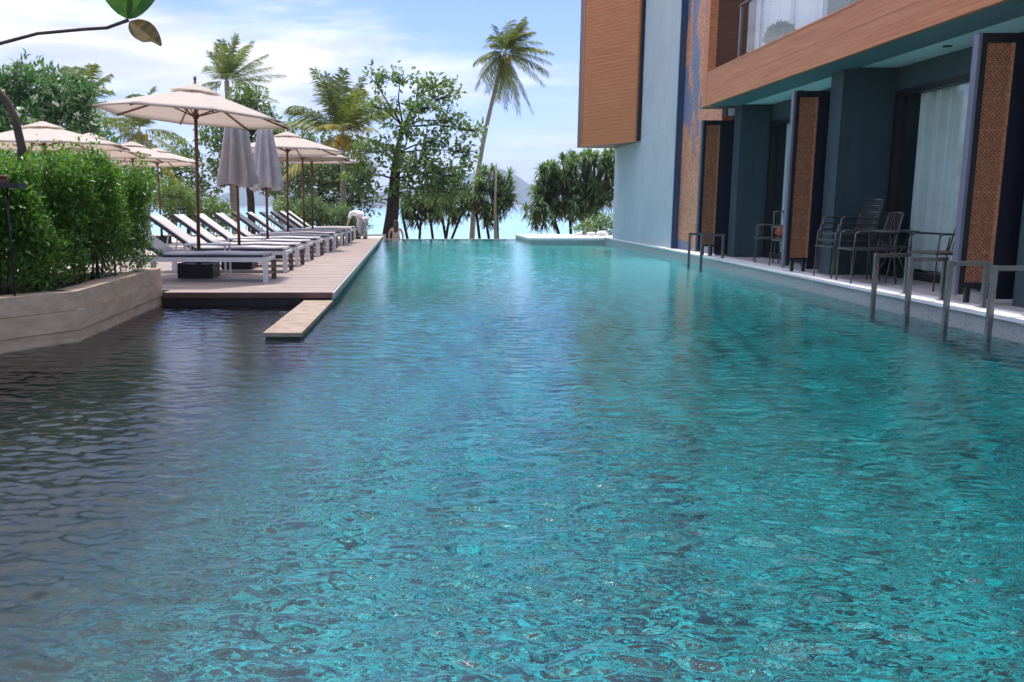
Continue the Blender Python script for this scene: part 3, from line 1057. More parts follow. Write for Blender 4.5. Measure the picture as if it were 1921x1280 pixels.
# pool hand rails
def hand_rail(xf, xr, y, label, group):
    t_ = thing('pool_handrail', label, 'handrail', (xr, y, 0.2), 0, group)
    zt = 0.655
    g_ = MB(); g_.bar((xf, y, -0.8), (xf, y, zt), 0.042); g_.build('front_post', M['steel'], t_, None, True)
    g_ = MB(); g_.bar((xr, y, 0.2), (xr, y, zt - 0.045), 0.040); g_.build('rear_post', M['steel'], t_, None, True)
    g_ = MB(); g_.bar((xf + 0.026, y, zt - 0.026), (xr + 0.025, y, zt - 0.024), 0.042); g_.build('top_bar', M['steel'], t_, None, True)
    g_ = MB(); g_.box(xr - 0.045, xr + 0.045, y - 0.045, y + 0.045, 0.2, 0.212); g_.build('base_plate', M['steel'], t_, None, True)


for (y_, lb) in ((7.52, 'brushed steel pool handrail nearest the viewer, rightmost of the near four'),
                 (8.16, 'brushed steel pool handrail second from the right edge, in front of the near shutter'),
                 (8.82, 'brushed steel pool handrail third from the right edge'),
                 (9.50, 'brushed steel pool handrail leftmost of the near four, in front of the cafe table')):
    hand_rail(5.03, 5.38, y_, lb, 'steel pool handrails')
for (y_, lb) in ((16.1, 'far pool handrail, the nearer one of the pair below the mosaic wall'), (16.85, 'far pool handrail, the farther one of the pair below the mosaic wall')):
    hand_rail(5.22, 5.62, y_, lb, 'steel pool handrails')


# terrace chairs and table
def chair(label, loc, rz, seat='metal', group='metal armchairs on the terrace'):
    """seat faces local +x"""
    t_ = thing('armchair', label, 'chair', loc, rz, group)
    mm = M['chair_metal']
    w_, d_, h_ = 0.52, 0.48, 0.43
    for sx, sy in ((1, 1), (1, -1), (-1, 1), (-1, -1)):
        g_ = MB()
        if sx > 0:
            g_.tube([(d_ / 2, sy * w_ / 2, 0), (d_ / 2 - 0.01, sy * w_ / 2, h_), (d_ / 2 - 0.02, sy * w_ / 2, 0.63)], 0.0095, 6)
        else:
            g_.tube([(-d_ / 2 - 0.06, sy * w_ / 2, 0), (-d_ / 2, sy * w_ / 2, h_), (-d_ / 2 - 0.03, sy * w_ / 2, 0.6)], 0.0095, 6)
        g_.build('leg', mm, t_)
        if sx > 0:
            g_ = MB()
            g_.tube([(d_ / 2 - 0.02, sy * w_ / 2, 0.63), (d_ / 2 - 0.07, sy * w_ / 2, 0.655), (0, sy * w_ / 2, 0.65), (-d_ / 2 - 0.05, sy * w_ / 2, 0.63)], 0.014, 6)
            g_.build('armrest', mm, t_)
    g_ = MB()
    for a_, c_ in (((-d_ / 2, -w_ / 2, h_), (d_ / 2, -w_ / 2, h_)), ((-d_ / 2, w_ / 2, h_), (d_ / 2, w_ / 2, h_)), ((d_ / 2, -w_ / 2, h_), (d_ / 2, w_ / 2, h_)), ((-d_ / 2, -w_ / 2, h_), (-d_ / 2, w_ / 2, h_))):
        g_.bar(a_, c_, 0.025, 0.025)
    g_.build('seat_frame', mm, t_)
    for k in range(7):
        g_ = MB()
        x = -d_ / 2 + 0.045 + k * 0.064
        g_.box(x - 0.026, x + 0.026, -w_ / 2 + 0.013, w_ / 2 - 0.013, h_ - 0.006, h_ + 0.012)
        g_.build('seat_slat', M['chair_wood'] if seat == 'wood' else mm, t_)
    g_ = MB()
    bx = -d_ / 2
    for sy in (-1, 1):
        g_.tube([(bx, sy * 0.23, h_), (bx - 0.10, sy * 0.22, 0.88)], 0.0095, 6)
    g_.tube([(bx - 0.10, -0.22, 0.88), (bx - 0.115, 0, 0.89), (bx - 0.10, 0.22, 0.88)], 0.013, 6)
    g_.build('back_frame', mm, t_)
    for k in range(7):
        g_ = MB()
        y_ = -0.18 + k * 0.06
        g_.bar((bx - 0.012, y_, h_ + 0.03), (bx - 0.098, y_, 0.875), 0.012, 0.006)
        g_.build('back_slat', mm, t_)
    return t_


PI = math.pi
for k, nm in enumerate(('lowest', 'middle', 'topmost')):
    chair('metal armchair in the stack beside the middle shutter, %s of three' % nm, (5.72 + 0.03 * k, 11.72, 0.2 + 0.085 * k), PI)
chair('single metal armchair with slatted seat next to the chair stack', (5.66, 10.98, 0.2), PI * 0.96)
chair('metal armchair with tall back behind the small round table', (6.23, 11.62, 0.2), -PI * 0.55)
chair('metal armchair with brown wood seat in front of the curtain', (6.08, 10.05, 0.2), PI * 1.02, 'wood')
chair('lone metal armchair standing by the far teal wall', (6.0, 14.85, 0.2), PI * 0.9)
chair('metal armchair half hidden behind the middle shutter', (5.92, 13.7, 0.2), -PI * 0.5)
t = thing('cafe_table', 'small round dark metal table between the terrace chairs', 'table', (6.02, 10.98, 0.2))
g = MB(); g.lathe([(0, 0.665), (0.27, 0.665), (0.28, 0.655), (0.27, 0.64), (0, 0.64)], 24); g.build('tabletop', M['chair_metal'], t)
for k in range(4):
    a = PI / 4 + k * PI / 2
    g = MB(); g.tube([(0.22 * math.cos(a), 0.22 * math.sin(a), 0), (0.06 * math.cos(a), 0.06 * math.sin(a), 0.35), (0.19 * math.cos(a), 0.19 * math.sin(a), 0.64)], 0.010, 6); g.build('leg', M['chair_metal'], t)
t = thing('cushion', 'small round orange cushion beside the lone far chair', 'cushion', (6.14, 14.62, 0.64))
g = MB(); g.lathe([(0, 0), (0.10, 0.01), (0.15, 0.07), (0.14, 0.15), (0.08, 0.20), (0, 0.21)], 14); g.build('cover', M['orange_fabric'], t)
g = MB(); g.lathe([(0, 0.208), (0.018, 0.212), (0, 0.222)], 8); g.build('button', M['chair_wood'], t)
t = thing('side_stool', 'low dark stool carrying the orange cushion', 'stool', (6.14, 14.62, 0.2))
g = MB(); g.lathe([(0, 0.44), (0.17, 0.44), (0.175, 0.43), (0.17, 0.41), (0, 0.41)], 16); g.build('seat', M['chair_metal'], t)
for k in range(4):
    a = PI / 4 + k * PI / 2
    g = MB(); g.tube([(0.17 * math.cos(a), 0.17 * math.sin(a), 0), (0.13 * math.cos(a), 0.13 * math.sin(a), 0.41)], 0.011, 6); g.build('leg', M['chair_metal'], t)

# potted plant on the balcony
t = thing('potted_plant', 'bushy dark green plant in a pale pot behind the balcony glass', 'plant', (5.75, 14.35, 3.5))
g = MB(); g.lathe([(0, 0), (0.13, 0), (0.17, 0.26), (0.15, 0.26), (0.14, 0.22), (0, 0.22)], 16); g.build('pot', M['pot'], t)
P_, D_ = ball(900, (5.75, 14.35, 3.86), (0.16, 0.18, 0.15), 0.2)
q = leaf_quads(P_, D_ + np.array([0, 0, 0.4]), rng.uniform(0.07, 0.15, 900), 0.05)
quads_object('foliage', q, M['big_leaf'], t, rnd=np.tile(rng.random(900), 2))

# ------------------------------------------------------------------ loungers, umbrellas, side tables
def make_lounger():
    r = thing('sun_lounger', '', 'lounger', (0, 0, 0), 0, 'sun loungers in a row on the deck')
    # local: foot end towards +x, origin at near foot leg on the deck, width along +y
    W = 0.62
    zt = 0.36
    g_ = MB()
    for y_ in (0.02, W - 0.02):
        g_.box(-2.0, 0.02, y_ - 0.02, y_ + 0.02, zt - 0.085, zt - 0.025)
    g_.box(-2.0, -1.96, 0.04, W - 0.04, zt - 0.08, zt - 0.03)
    g_.box(-0.02, 0.02, 0.04, W - 0.04, zt - 0.08, zt - 0.03)
    g_.build('frame', M['white_metal'], r)
    for x_ in (-1.72, 0.0):
        for y_ in (0.022, W - 0.022):
            g_ = MB()
            g_.box(x_ - 0.034, x_ + 0.034, y_ - 0.019, y_ + 0.019, 0, zt - 0.085)
            g_.build('leg', M['white_metal'] if (y_ < 0.1 or x_ < -1) else M['shade_leg'], r)
    for z_ in (0.10, 0.19):
        g_ = MB()
        g_.box(-0.012, 0.012, 0.042, W - 0.042, z_ - 0.012, z_ + 0.012)
        g_.build('rung', M['shade_leg'], r)
    g_ = MB()
    for y_ in (0.016, W - 0.016):
        g_.box(-1.40, -0.03, y_ - 0.016, y_ + 0.016, zt - 0.024, zt + 0.006)
    g_.build('seat_rail', M['sling_rail'], r)
    g_ = MB()
    n = 10
    vs = []
    for i in range(n + 1):
        x_ = -1.40 + 1.38 * i / n
        for y_, dz in ((0.034, 0.010), (0.1, 0.014), (W / 2, 0.004), (W - 0.1, 0.014), (W - 0.034, 0.010)):
            vs.append((x_, y_, zt + 0.024 + dz - 0.006 * math.sin(i * 0.9)))
    fs = [(i * 5 + k, (i + 1) * 5 + k, (i + 1) * 5 + k + 1, i * 5 + k + 1) for i in range(n) for k in range(4)]
    g_.add(vs, fs, True)
    g_.build('seat_sling', M['sling'], r, solid=0.04)
    a = R(36)
    L = 0.84
    def bp(s, y_, o):
        return (-1.42 - s * math.cos(a) + o * math.sin(a), y_, zt - 0.005 + s * math.sin(a) + o * math.cos(a))
    g_ = MB()
    for y_ in (0.016, W - 0.016):
        g_.bar(bp(0, y_, 0.012), bp(L, y_, 0.012), 0.036, 0.05)
    g_.bar(bp(L, 0.0, 0), bp(L, W, 0), 0.03, 0.03)
    g_.build('back_frame', M['sling_rail'], r)
    vs = []
    for i in range(7):
        for y_ in (0.036, 0.1, W / 2, W - 0.1, W - 0.036):
            vs.append(bp(L * i / 6, y_, 0.045 - (0.012 if y_ == W / 2 else 0)))
    fs = [(i * 5 + k, i * 5 + k + 1, (i + 1) * 5 + k + 1, (i + 1) * 5 + k) for i in range(6) for k in range(4)]
    g_ = MB().add(vs, fs, True)
    g_.build('back_sling', M['sling'], r, solid=0.04)
    for y_ in (0.05, W - 0.05):
        g_ = MB()
        g_.bar(bp(0.45, y_, -0.02), (-1.86, y_, zt - 0.06), 0.02, 0.02)
        g_.build('back_prop', M['white_metal'], r)
    return r


LB = ['nearest white sun lounger, over the dark umbrella base', 'second white sun lounger, right behind the nearest side table', 'third white sun lounger, behind the first closed umbrella',
      'fourth white sun lounger, in front of the second closed umbrella', 'fifth white sun lounger, just behind the second closed umbrella', 'sixth white sun lounger from the viewer',
      'seventh white sun lounger, behind the third pole', 'eighth white sun lounger from the viewer', 'ninth white sun lounger, third last of the row', 'tenth white sun lounger, second last of the row',
      'farthest white sun lounger, beside the person in white']
LY = [11.54, 13.22, 14.51, 15.92, 17.45, 19.07, 20.7, 22.3, 23.75, 25.2, 26.6]
proto = make_lounger()
for i, y in enumerate(LY):
    o = proto if i == 0 else copy_tree(proto)
    o.location = (-2.15 + random.uniform(-0.015, 0.015), y, 0.15)
    o.rotation_euler.z = random.uniform(-0.03, 0.03)
    o['label'] = LB[i] + ', back raised'


def make_umbrella_open():
    r = thing('umbrella', '', 'umbrella', (0, 0, 0), 0, 'open cream umbrellas')
    g_ = MB(); g_.tube([(0, 0, 0.05), (0, 0, 2.62)], 0.026, 10); g_.build('pole', M['pole'], r)
    g_ = MB(); g_.box(-0.25, 0.25, -0.25, 0.25, 0, 0.05); g_.box(-0.25, -0.21, -0.25, 0.25, 0.05, 0.21); g_.box(0.21, 0.25, -0.25, 0.25, 0.05, 0.21)
    g_.box(-0.21, 0.21, 0.21, 0.25, 0.05, 0.21); g_.box(-0.21, 0.21, -0.235, -0.205, 0.07, 0.20); g_.box(-0.25, 0.25, -0.25, -0.235, 0.05, 0.075)
    g_.box(-0.21, 0.21, -0.2, 0.2, 0.17, 0.19)
    g_.build('base', M['black'], r)
    g_ = MB(); g_.tube([(0, 0, 0.19), (0, 0, 0.42)], 0.036, 10); g_.build('collar', M['black'], r)
    RR, zr, zt = 1.38, 2.265, 2.665
    n = 8
    def rim(k, f=1.0):
        a_ = 2 * PI * (k + 0.5) / n
        return math.cos(a_), math.sin(a_)
    for k in range(n):
        c0, s0 = rim(k)
        c1, s1 = rim(k + 1)
        vs = []
        steps = 6
        for i in range(steps + 1):
            u = 0.17 + 0.83 * i / steps
            for j in range(5):
                v_ = j / 4
                cx_, sx_ = c0 + (c1 - c0) * v_, s0 + (s1 - s0) * v_
                sag = 0.012 * math.sin(PI * v_) * math.sin(PI * u)
                zz2 = zt + (zr - zt) * u ** 1.08 - sag * 0.9
                vs.append((RR * u * cx_, RR * u * sx_, zz2))
        # hem turned under
        for j in range(5):
            x_, y_, z_ = vs[-5]
            vs.append((x_ * 0.985, y_ * 0.985, z_ - 0.012))
        fs = [(i * 5 + j, (i + 1) * 5 + j, (i + 1) * 5 + j + 1, i * 5 + j + 1) for i in range(steps + 1) for j in range(4)]
        g_ = MB().add(vs, fs, True)
        g_.build('canopy_panel', M['canvas'], r)
        g_ = MB()
        g_.bar((0.06 * c0, 0.06 * s0, zt - 0.045), (RR * 0.99 * c0, RR * 0.99 * s0, zr - 0.018), 0.018, 0.026)
        rb = g_.build('rib', M['pole'], r)
        g_ = MB()
        g_.bar((0.04 * c0, 0.04 * s0, 2.28), (RR * 0.42 * c0, RR * 0.42 * s0, zt + (zr - zt) * 0.42 - 0.03), 0.012, 0.018)
        g_.build('strut', M['pole'], rb)
    g_ = MB(); g_.lathe([(0.03, 2.24), (0.045, 2.25), (0.045, 2.32), (0.03, 2.33)], 10); g_.build('runner', M['pole'], r)
    # vent cap, lifted off the canopy
    vs = [(0, 0, zt + 0.07)]
    for k in range(n):
        c0, s0 = rim(k)
        vs.append((0.36 * c0, 0.36 * s0, zt - 0.058))
    fs = [(0, 1 + k, 1 + (k + 1) % n) for k in range(n)]
    MB().add(vs, fs).build('vent_cap', M['canvas'], r)
    g_ = MB(); g_.lathe([(0.0, 0.10), (0.018, 0.10), (0.022, 0.05), (0.012, 0.03), (0.028, 0.0)], 10, (0, 0, zt + 0.06)); g_.build('finial', M['pole'], r)
    return r


def make_umbrella_closed():
    r = thing('umbrella', '', 'umbrella', (0, 0, 0), 0, 'closed taupe umbrellas')
    g_ = MB(); g_.tube([(0, 0, 0.05), (0, 0, 2.62)], 0.026, 10); g_.build('pole', M['pole'], r)
    g_ = MB(); g_.box(-0.25, 0.25, -0.25, 0.25, 0, 0.16, 0.01); g_.build('base', M['black'], r)
    prof = [(0.05, 2.78), (0.13, 2.70), (0.17, 2.5), (0.21, 2.2), (0.25, 1.9), (0.30, 1.62), (0.33, 1.45), (0.29, 1.42)]
    n = 64
    vs = []
    for i, (rad, z_) in enumerate(prof):
        t_ = i / (len(prof) - 1)
        for k in range(n):
            a_ = 2 * PI * k / n
            fl = math.cos(a_ * 8 + 0.6 * math.sin(t_ * 2))
            rr = 0.83 * rad * (1 + 0.3 * min(1, t_ * 2.2) * (abs(fl) ** 0.7 * (1 if fl > 0 else -1)) + 0.06 * math.sin(3 * a_ + t_ * 3))
            vs.append((rr * math.cos(a_), rr * math.sin(a_), z_ + (0.035 * math.sin(a_ * 3 + 1) if i >= len(prof) - 2 else 0)))
    fs = [(i * n + k, i * n + (k + 1) % n, (i + 1) * n + (k + 1) % n, (i + 1) * n + k) for i in range(len(prof) - 1) for k in range(n)]
    MB().add(vs, fs, True).build('folded_canopy', M['canvas_closed'], r)
    g_ = MB(); g_.lathe([(0.0, 0.10), (0.018, 0.10), (0.022, 0.05), (0.012, 0.03), (0.028, 0.0)], 10, (0, 0, 2.78)); g_.build('finial', M['pole'], r)
    return r


uo = make_umbrella_open()
uc = make_umbrella_closed()
opens = [((-3.27, 12.42, 0.15), 0.03, 'big open cream umbrella over the nearest lounger'),
         ((-3.20, 20.2, 0.15), 0.3, 'open cream umbrella just behind the two closed ones'),
         ((-3.24, 23.35, 0.15), 0.1, 'open cream umbrella over the far loungers, second last of the row'),
         ((-3.2, 24.75, 0.15), 0.5, 'open cream umbrella at the far end of the lounger row'),
         ((-7.50, 17.3, -0.12), 0.2, 'open cream umbrella rising directly above the hedge, leftmost'),
         ((-7.68, 19.9, 0.10), 0.45, 'open cream umbrella second in the row behind the hedge'),
         ((-7.6, 22.6, 0.10), 0.1, 'open cream umbrella third in the row behind the hedge, mostly hidden'),
         ((-7.62, 25.0, 0.10), 0.35, 'open cream umbrella last of the row behind the hedge, its pole showing')]
for i, (loc, rz, lb) in enumerate(opens):
    o = uo if i == 0 else copy_tree(uo)
    o.location = loc
    o.rotation_euler = (R(random.uniform(-1, 1)), R(1.0) if i == 0 else R(random.uniform(-1, 2)), rz)
    if i == 4:
        o.scale = (1.22, 1.22, 1.08)
    o['label'] = lb
for i, (loc, lb) in enumerate([((-3.05, 14.17, 0.15), 'closed taupe umbrella with hanging folds, nearer of the two'),
                               ((-3.09, 17.0, 0.15), 'closed taupe umbrella with hanging folds, farther of the two')]):
    o = uc if i == 0 else copy_tree(uc)
    o.location = loc
    o.rotation_euler.z = i * 0.5
    o.scale.z = 0.95
    o['label'] = lb


# the front canopy has slipped to a slight tilt on its pole
tilt = Matrix.Translation((0, 0, 2.45)) @ Matrix.Rotation(R(3.5), 4, 'Y') @ Matrix.Translation((0, 0, -2.45))
for ch in uo.children:
    if ch.name.split('.')[0] in ('canopy_panel', 'rib', 'vent_cap'):
        ch.matrix_local = tilt


def make_table():
    r = thing('side_table', '', 'side table', (0, 0, 0), 0, 'white side tables between loungers')
    g_ = MB(); g_.box(-0.32, 0.32, -0.18, 0.18, 0.44, 0.465, 0.004); g_.build('tabletop', M['white_metal'], r)
    for sx in (-1, 1):
        for sy in (-1, 1):
            g_ = MB(); g_.box(sx * 0.30 - 0.013, sx * 0.30 + 0.013, sy * 0.16 - 0.013, sy * 0.16 + 0.013, 0, 0.44); g_.build('leg', M['white_metal'], r)
    return r


st = make_table()
for i, (x, y, lb) in enumerate([(-3.27, 12.95, 'white metal side table behind the nearest umbrella pole'), (-3.2, 15.55, 'white metal side table between the third and fourth loungers'),
                               (-3.2, 18.6, 'white metal side table behind the second closed umbrella'), (-3.2, 21.8, 'white metal side table farthest along the lounger row')]):
    o = st if i == 0 else copy_tree(st)
    o.location = (x, y, 0.15)
    o['label'] = lb

# dark flat topped stand at the left edge with a dark red box on it
t = thing('metal_stand', 'dark flat topped metal stand in front of the hedge at the left edge', 'stand', (-3.40, 7.02, 0.44))
g = MB(); g.box(-0.22, 0.15, -0.08, 0.08, 0.875, 0.915); g.build('top_plate', M['black'], t)
g = MB(); g.tube([(0.02, 0, 0), (0.02, 0, 0.875)], 0.010, 8); g.build('post', M['black'], t)
t = thing('red_box', 'dark red box lying on the black stand at the left edge', 'box', (-3.47, 7.02, 1.355))
g = MB(); g.box(-0.14, 0.07, -0.06, 0.06, 0, 0.045, 0.008); g.build('body', M['red_box'], t)
g = MB(); g.box(-0.14, 0.075, -0.065, 0.065, 0.046, 0.062, 0.006); g.build('lid', M['red_box'], t)

# ------------------------------------------------------------------ people
def skin_mesh(name, joints, edges, mat, parent, root=0, sub=2):
    me = bpy.data.meshes.new(name)
    me.from_pydata([j[0] for j in joints], edges, [])
    o = bpy.data.objects.new(name, me)
    col.objects.link(o)
    md = o.modifiers.new('skin', 'SKIN')
    md.use_smooth_shade = True
    for i, j in enumerate(joints):
        rr = j[1] if isinstance(j[1], tuple) else (j[1], j[1])
        me.skin_vertices[0].data[i].radius = rr
        me.skin_vertices[0].data[i].use_root = (i == root)
    s = o.modifiers.new('sub', 'SUBSURF')
    s.levels = s.render_levels = sub
    dg = bpy.context.evaluated_depsgraph_get()
    m2 = bpy.data.meshes.new_from_object(o.evaluated_get(dg))
    o.modifiers.clear()
    o.data = m2
    m2.name = name
    m2.materials.clear()
    m2.materials.append(mat)
    m2.polygons.foreach_set('use_smooth', [True] * len(m2.polygons))
    o.parent = parent
    return o


# person in white bending over at the far end of the deck, seen from behind
t = thing('person', 'person in white shirt and pale trousers bending over at the far deck end', 'person', (-1.93, 27.2, 0.15))
t.scale = (0.92, 0.92, 0.92)
t.rotation_euler.z = R(48)
J = [((0, 0, 0.72), (0.13, 0.11)),            # 0 pelvis
     ((0, 0.16, 0.86), (0.135, 0.10)),        # 1 waist
     ((0.02, 0.36, 0.90), (0.15, 0.11)),      # 2 chest
     ((0.02, 0.50, 0.86), 0.06),              # 3 neck
     ((0.02, 0.60, 0.80), 0.085),             # 4 head
     ((0.10, 0.0, 0.66), 0.085), ((0.13, 0.06, 0.40), 0.058), ((0.14, -0.05, 0.06), 0.04), ((0.15, 0.10, 0.035), 0.035),
     ((-0.10, 0.0, 0.66), 0.085), ((-0.13, 0.08, 0.40), 0.058), ((-0.13, -0.02, 0.06), 0.04), ((-0.14, 0.13, 0.035), 0.035),
     ((0.19, 0.40, 0.86), 0.055), ((0.24, 0.42, 0.60), 0.042), ((0.20, 0.48, 0.38), 0.03),
     ((-0.17, 0.40, 0.86), 0.055), ((-0.27, 0.40, 0.62), 0.042), ((-0.30, 0.46, 0.40), 0.03)]
E_ = [(0, 1), (1, 2), (2, 3), (3, 4), (0, 5), (5, 6), (6, 7), (7, 8), (0, 9), (9, 10), (10, 11), (11, 12), (2, 13), (13, 14), (14, 15), (2, 16), (16, 17), (17, 18)]
skin_mesh('body', J, E_, M['skin'], t)
K = [(J[0][0], (0.155, 0.135)), (J[1][0], (0.165, 0.125)), (J[2][0], (0.18, 0.135)), ((0.02, 0.46, 0.885), 0.08), (J[13][0], 0.075), ((0.235, 0.42, 0.66), 0.062), (J[16][0], 0.075), ((-0.25, 0.40, 0.68), 0.062)]
skin_mesh('shirt', K, [(0, 1), (1, 2), (2, 3), (2, 4), (4, 5), (2, 6), (6, 7)], M['white_cloth'], t)
K = [((0, -0.01, 0.73), (0.165, 0.14)), (J[5][0], 0.115), (J[6][0], 0.09), ((0.14, -0.03, 0.13), 0.07), (J[9][0], 0.115), (J[10][0], 0.09), ((-0.13, 0.0, 0.13), 0.07)]
skin_mesh('trousers', K, [(0, 1), (1, 2), (2, 3), (0, 4), (4, 5), (5, 6)], M['grey_cloth'], t)
for sx, yy in ((0.15, 0.04), (-0.135, 0.07)):
    g = MB()
    g.lathe([(0.0, 0.0), (0.05, 0.0), (0.052, 0.03), (0.04, 0.075), (0, 0.085)], 10)
    g.v = [(x + sx, yy_ * 2.0 + yy, z_) for x, yy_, z_ in g.v]
    g.build('shoe', M['dark_shoe'], t)
g = MB(); g.lathe([(0, 0.02), (0.07, 0.03), (0.094, 0.08), (0.07, 0.14), (0, 0.17)], 12)
g.v = [(x + 0.02, y_ + 0.585, z_ + 0.73) for x, y_, z_ in g.v]
g.build('hair', M['brown_hair'], t)

# seated person with long brown hair beyond the overflow edge, back to the pool
t = thing('person', 'person with long brown hair and beige top sitting beyond the far pool edge', 'person', (-1.02, 31.5, -0.16))
J = [((0, 0, 0.12), (0.15, 0.11)), ((0, 0.0, 0.30), (0.12, 0.09)), ((0, -0.01, 0.46), (0.145, 0.095)), ((0, 0, 0.58), 0.05), ((0, 0.02, 0.70), 0.088), ((0, 0.02, 0.76), 0.075),
     ((0.09, 0.06, 0.09), 0.085), ((0.13, 0.42, 0.11), 0.06), ((0.13, 0.46, -0.25), 0.042), ((0.13, 0.56, -0.33), 0.035),
     ((-0.09, 0.06, 0.09), 0.085), ((-0.13, 0.42, 0.11), 0.06), ((-0.13, 0.46, -0.25), 0.042), ((-0.13, 0.56, -0.33), 0.035),
     ((0.18, 0, 0.50), 0.05), ((0.26, 0.02, 0.28), 0.04), ((0.24, 0.14, 0.08), 0.03),
     ((-0.18, 0, 0.50), 0.05), ((-0.26, 0.02, 0.28), 0.04), ((-0.24, 0.14, 0.08), 0.03)]
E_ = [(0, 1), (1, 2), (2, 3), (3, 4), (4, 5), (0, 6), (6, 7), (7, 8), (8, 9), (0, 10), (10, 11), (11, 12), (12, 13), (2, 14), (14, 15), (15, 16), (2, 17), (17, 18), (18, 19)]
skin_mesh('body', J, E_, M['skin'], t)
skin_mesh('top', [((0, 0, 0.14), (0.165, 0.125)), ((0, 0, 0.30), (0.135, 0.105)), ((0, -0.01, 0.44), (0.155, 0.108))], [(0, 1), (1, 2)], M['planter'], t)
g = MB(); g.lathe([(0.0, 0.84), (0.06, 0.83), (0.098, 0.77), (0.105, 0.68), (0.10, 0.55), (0.085, 0.42), (0.05, 0.34), (0, 0.33)], 14)
g.v = [(x, y_ * 0.75 - 0.045, z_) for x, y_, z_ in g.v]
g.build('hair', M['brown_hair'], t)

# ------------------------------------------------------------------ vegetation
def palm(label, base, top, fronds, L, wind=(0, 0, 0), r=0.13, nuts=0, leaf='palm_leaf', bendx=0.0, yellow=0, elev=(10, 85), droop=0.35, seed=1):
    rs = np.random.default_rng(seed)
    t_ = thing('palm_tree', label, 'palm', base)
    base, top = np.array(base, float), np.array(top, float)
    g_ = MB()
    pts = []
    rad = []
    for i in range(25):
        u = i / 24
        p = base + (top - base) * u + np.array([bendx * math.sin(PI * u), 0, 0])
        pts.append(tuple(p))
        rad.append(r * (1.35 - 0.6 * u ** 0.5) * (1 + 0.05 * (i % 2)) + (0.1 * r if i == 0 else 0))
    g_.tube(pts, rad, 9)
    g_.build('trunk', M['palm_bark'], t_, None, True)
    wv = np.array(wind, float)
    for k in range(fronds):
        az = k * 2.39996 + rs.uniform(-0.7, 0.7)
        el = R(elev[1] - (elev[1] - elev[0]) * ((k + 0.5) / fronds) + rs.uniform(-14, 14))
        dirv = np.array([math.cos(az) * math.cos(el), math.sin(az) * math.cos(el), math.sin(el)])
        Lk = L * rs.uniform(0.85, 1.1)
        ts = np.linspace(0, 1, 56)
        dz = droop * Lk * (1.0 if el < 1.0 else 0.7)
        curve = top + dirv * (ts[:, None] * Lk) + wv * Lk * (ts[:, None] ** 1.6) + np.array([0, 0, -1.0]) * dz * (ts[:, None] ** 2.2)
        tang = unit(np.gradient(curve, axis=0))
        side = unit(np.cross(tang, np.array([0, 0, 1.0]) + 1e-3))
        nrm_ = np.cross(side, tang)
        quads = []
        # rachis
        for i in range(0, 55, 5):
            a_, c_ = curve[i], curve[min(i + 5, 55)]
            w0 = 0.028 * (1 - i / 60) * L / 3
            quads.append([a_ - side[i] * w0, a_ + side[i] * w0, c_ + side[i] * w0 * 0.8, c_ - side[i] * w0 * 0.8])
        for i in range(7, 56):
            u = ts[i]
            ll = Lk * 0.30 * (math.sin(PI * (0.10 + 0.82 * u)) ** 0.6) * rs.uniform(0.85, 1.1)
            for sgn in (-1, 1):
                dv = side[i] * sgn * 0.75 + tang[i] * 0.75 + nrm_[i] * 0.12 + wv * 0.6 + np.array([0, 0, -0.38]) + rs.normal(size=3) * 0.10
                dv = dv / np.linalg.norm(dv)
                wd = tang[i] * 0.026 * L / 2.6 * rs.uniform(0.7, 1.3)
                p0_ = curve[i]
                p1_ = p0_ + dv * ll * 0.5
                p2_ = p0_ + dv * ll + np.array([0, 0, -ll * 0.22])
                quads.append([p0_ - wd * 0.6, p0_ + wd * 0.6, p1_ + wd, p1_ - wd])
                quads.append([p1_ - wd, p1_ + wd, p2_ + wd * 0.15, p2_ - wd * 0.15])
        lf = 'palm_leaf_yellow' if k >= fronds - yellow else leaf
        rn = np.clip(rs.normal(0.5, 0.22, len(quads)) + rs.uniform(-0.2, 0.2), 0, 1)
        quads_object('frond', np.array(quads), M[lf], t_, rnd=rn)
    for k in range(nuts):
        a_ = k * 2 * PI / max(nuts, 1)
        g_ = MB()
        c_ = top + np.array([0.24 * math.cos(a_), 0.24 * math.sin(a_), -0.22 - 0.16 * (k % 3)])
        g_.lathe([(0, -0.15), (0.08, -0.12), (0.12, 0.0), (0.09, 0.11), (0, 0.15)], 10, tuple(c_))
        g_.build('coconut', M['nut'], t_, None, True)
    return t_


GZ = -1.6
palm('tall leaning coconut palm with ragged crown alone against the sky', (2.25, 41, GZ), (3.75, 41, 8.15), 42, 1.95, (0.24, 0, 0.03), 0.115, 5, elev=(-80, 88), droop=0.38, bendx=-0.35, seed=3)
palm('windblown coconut palm behind the big umbrella', (-9.4, 43, GZ), (-9.6, 43, 7.2), 22, 2.1, (0.30, 0, 0.16), 0.16, 0, elev=(-25, 88), droop=0.22, seed=5)
palm('coconut palm with yellow coconuts and upright fronds', (-3.35, 36, GZ), (-3.35, 36, 4.15), 26, 3.0, (0.02, 0, 0.05), 0.13, 9, yellow=7, elev=(-18, 92), droop=0.27, seed=8)
palm('low coconut palm with hanging fronds seen under the big umbrella', (-11.6, 36, 0.0), (-11.7, 36, 4.2), 18, 2.4, (0.0, 0, 0), 0.14, 4, yellow=3, elev=(-50, 70), droop=0.4, seed=13)
palm('coconut palm fronds showing between the flowering tree and the big umbrella', (-13.1, 33, 0.0), (-13.0, 33, 4.8), 16, 2.2, (0.1, 0, 0), 0.14, 0, elev=(-40, 80), droop=0.4, seed=21)


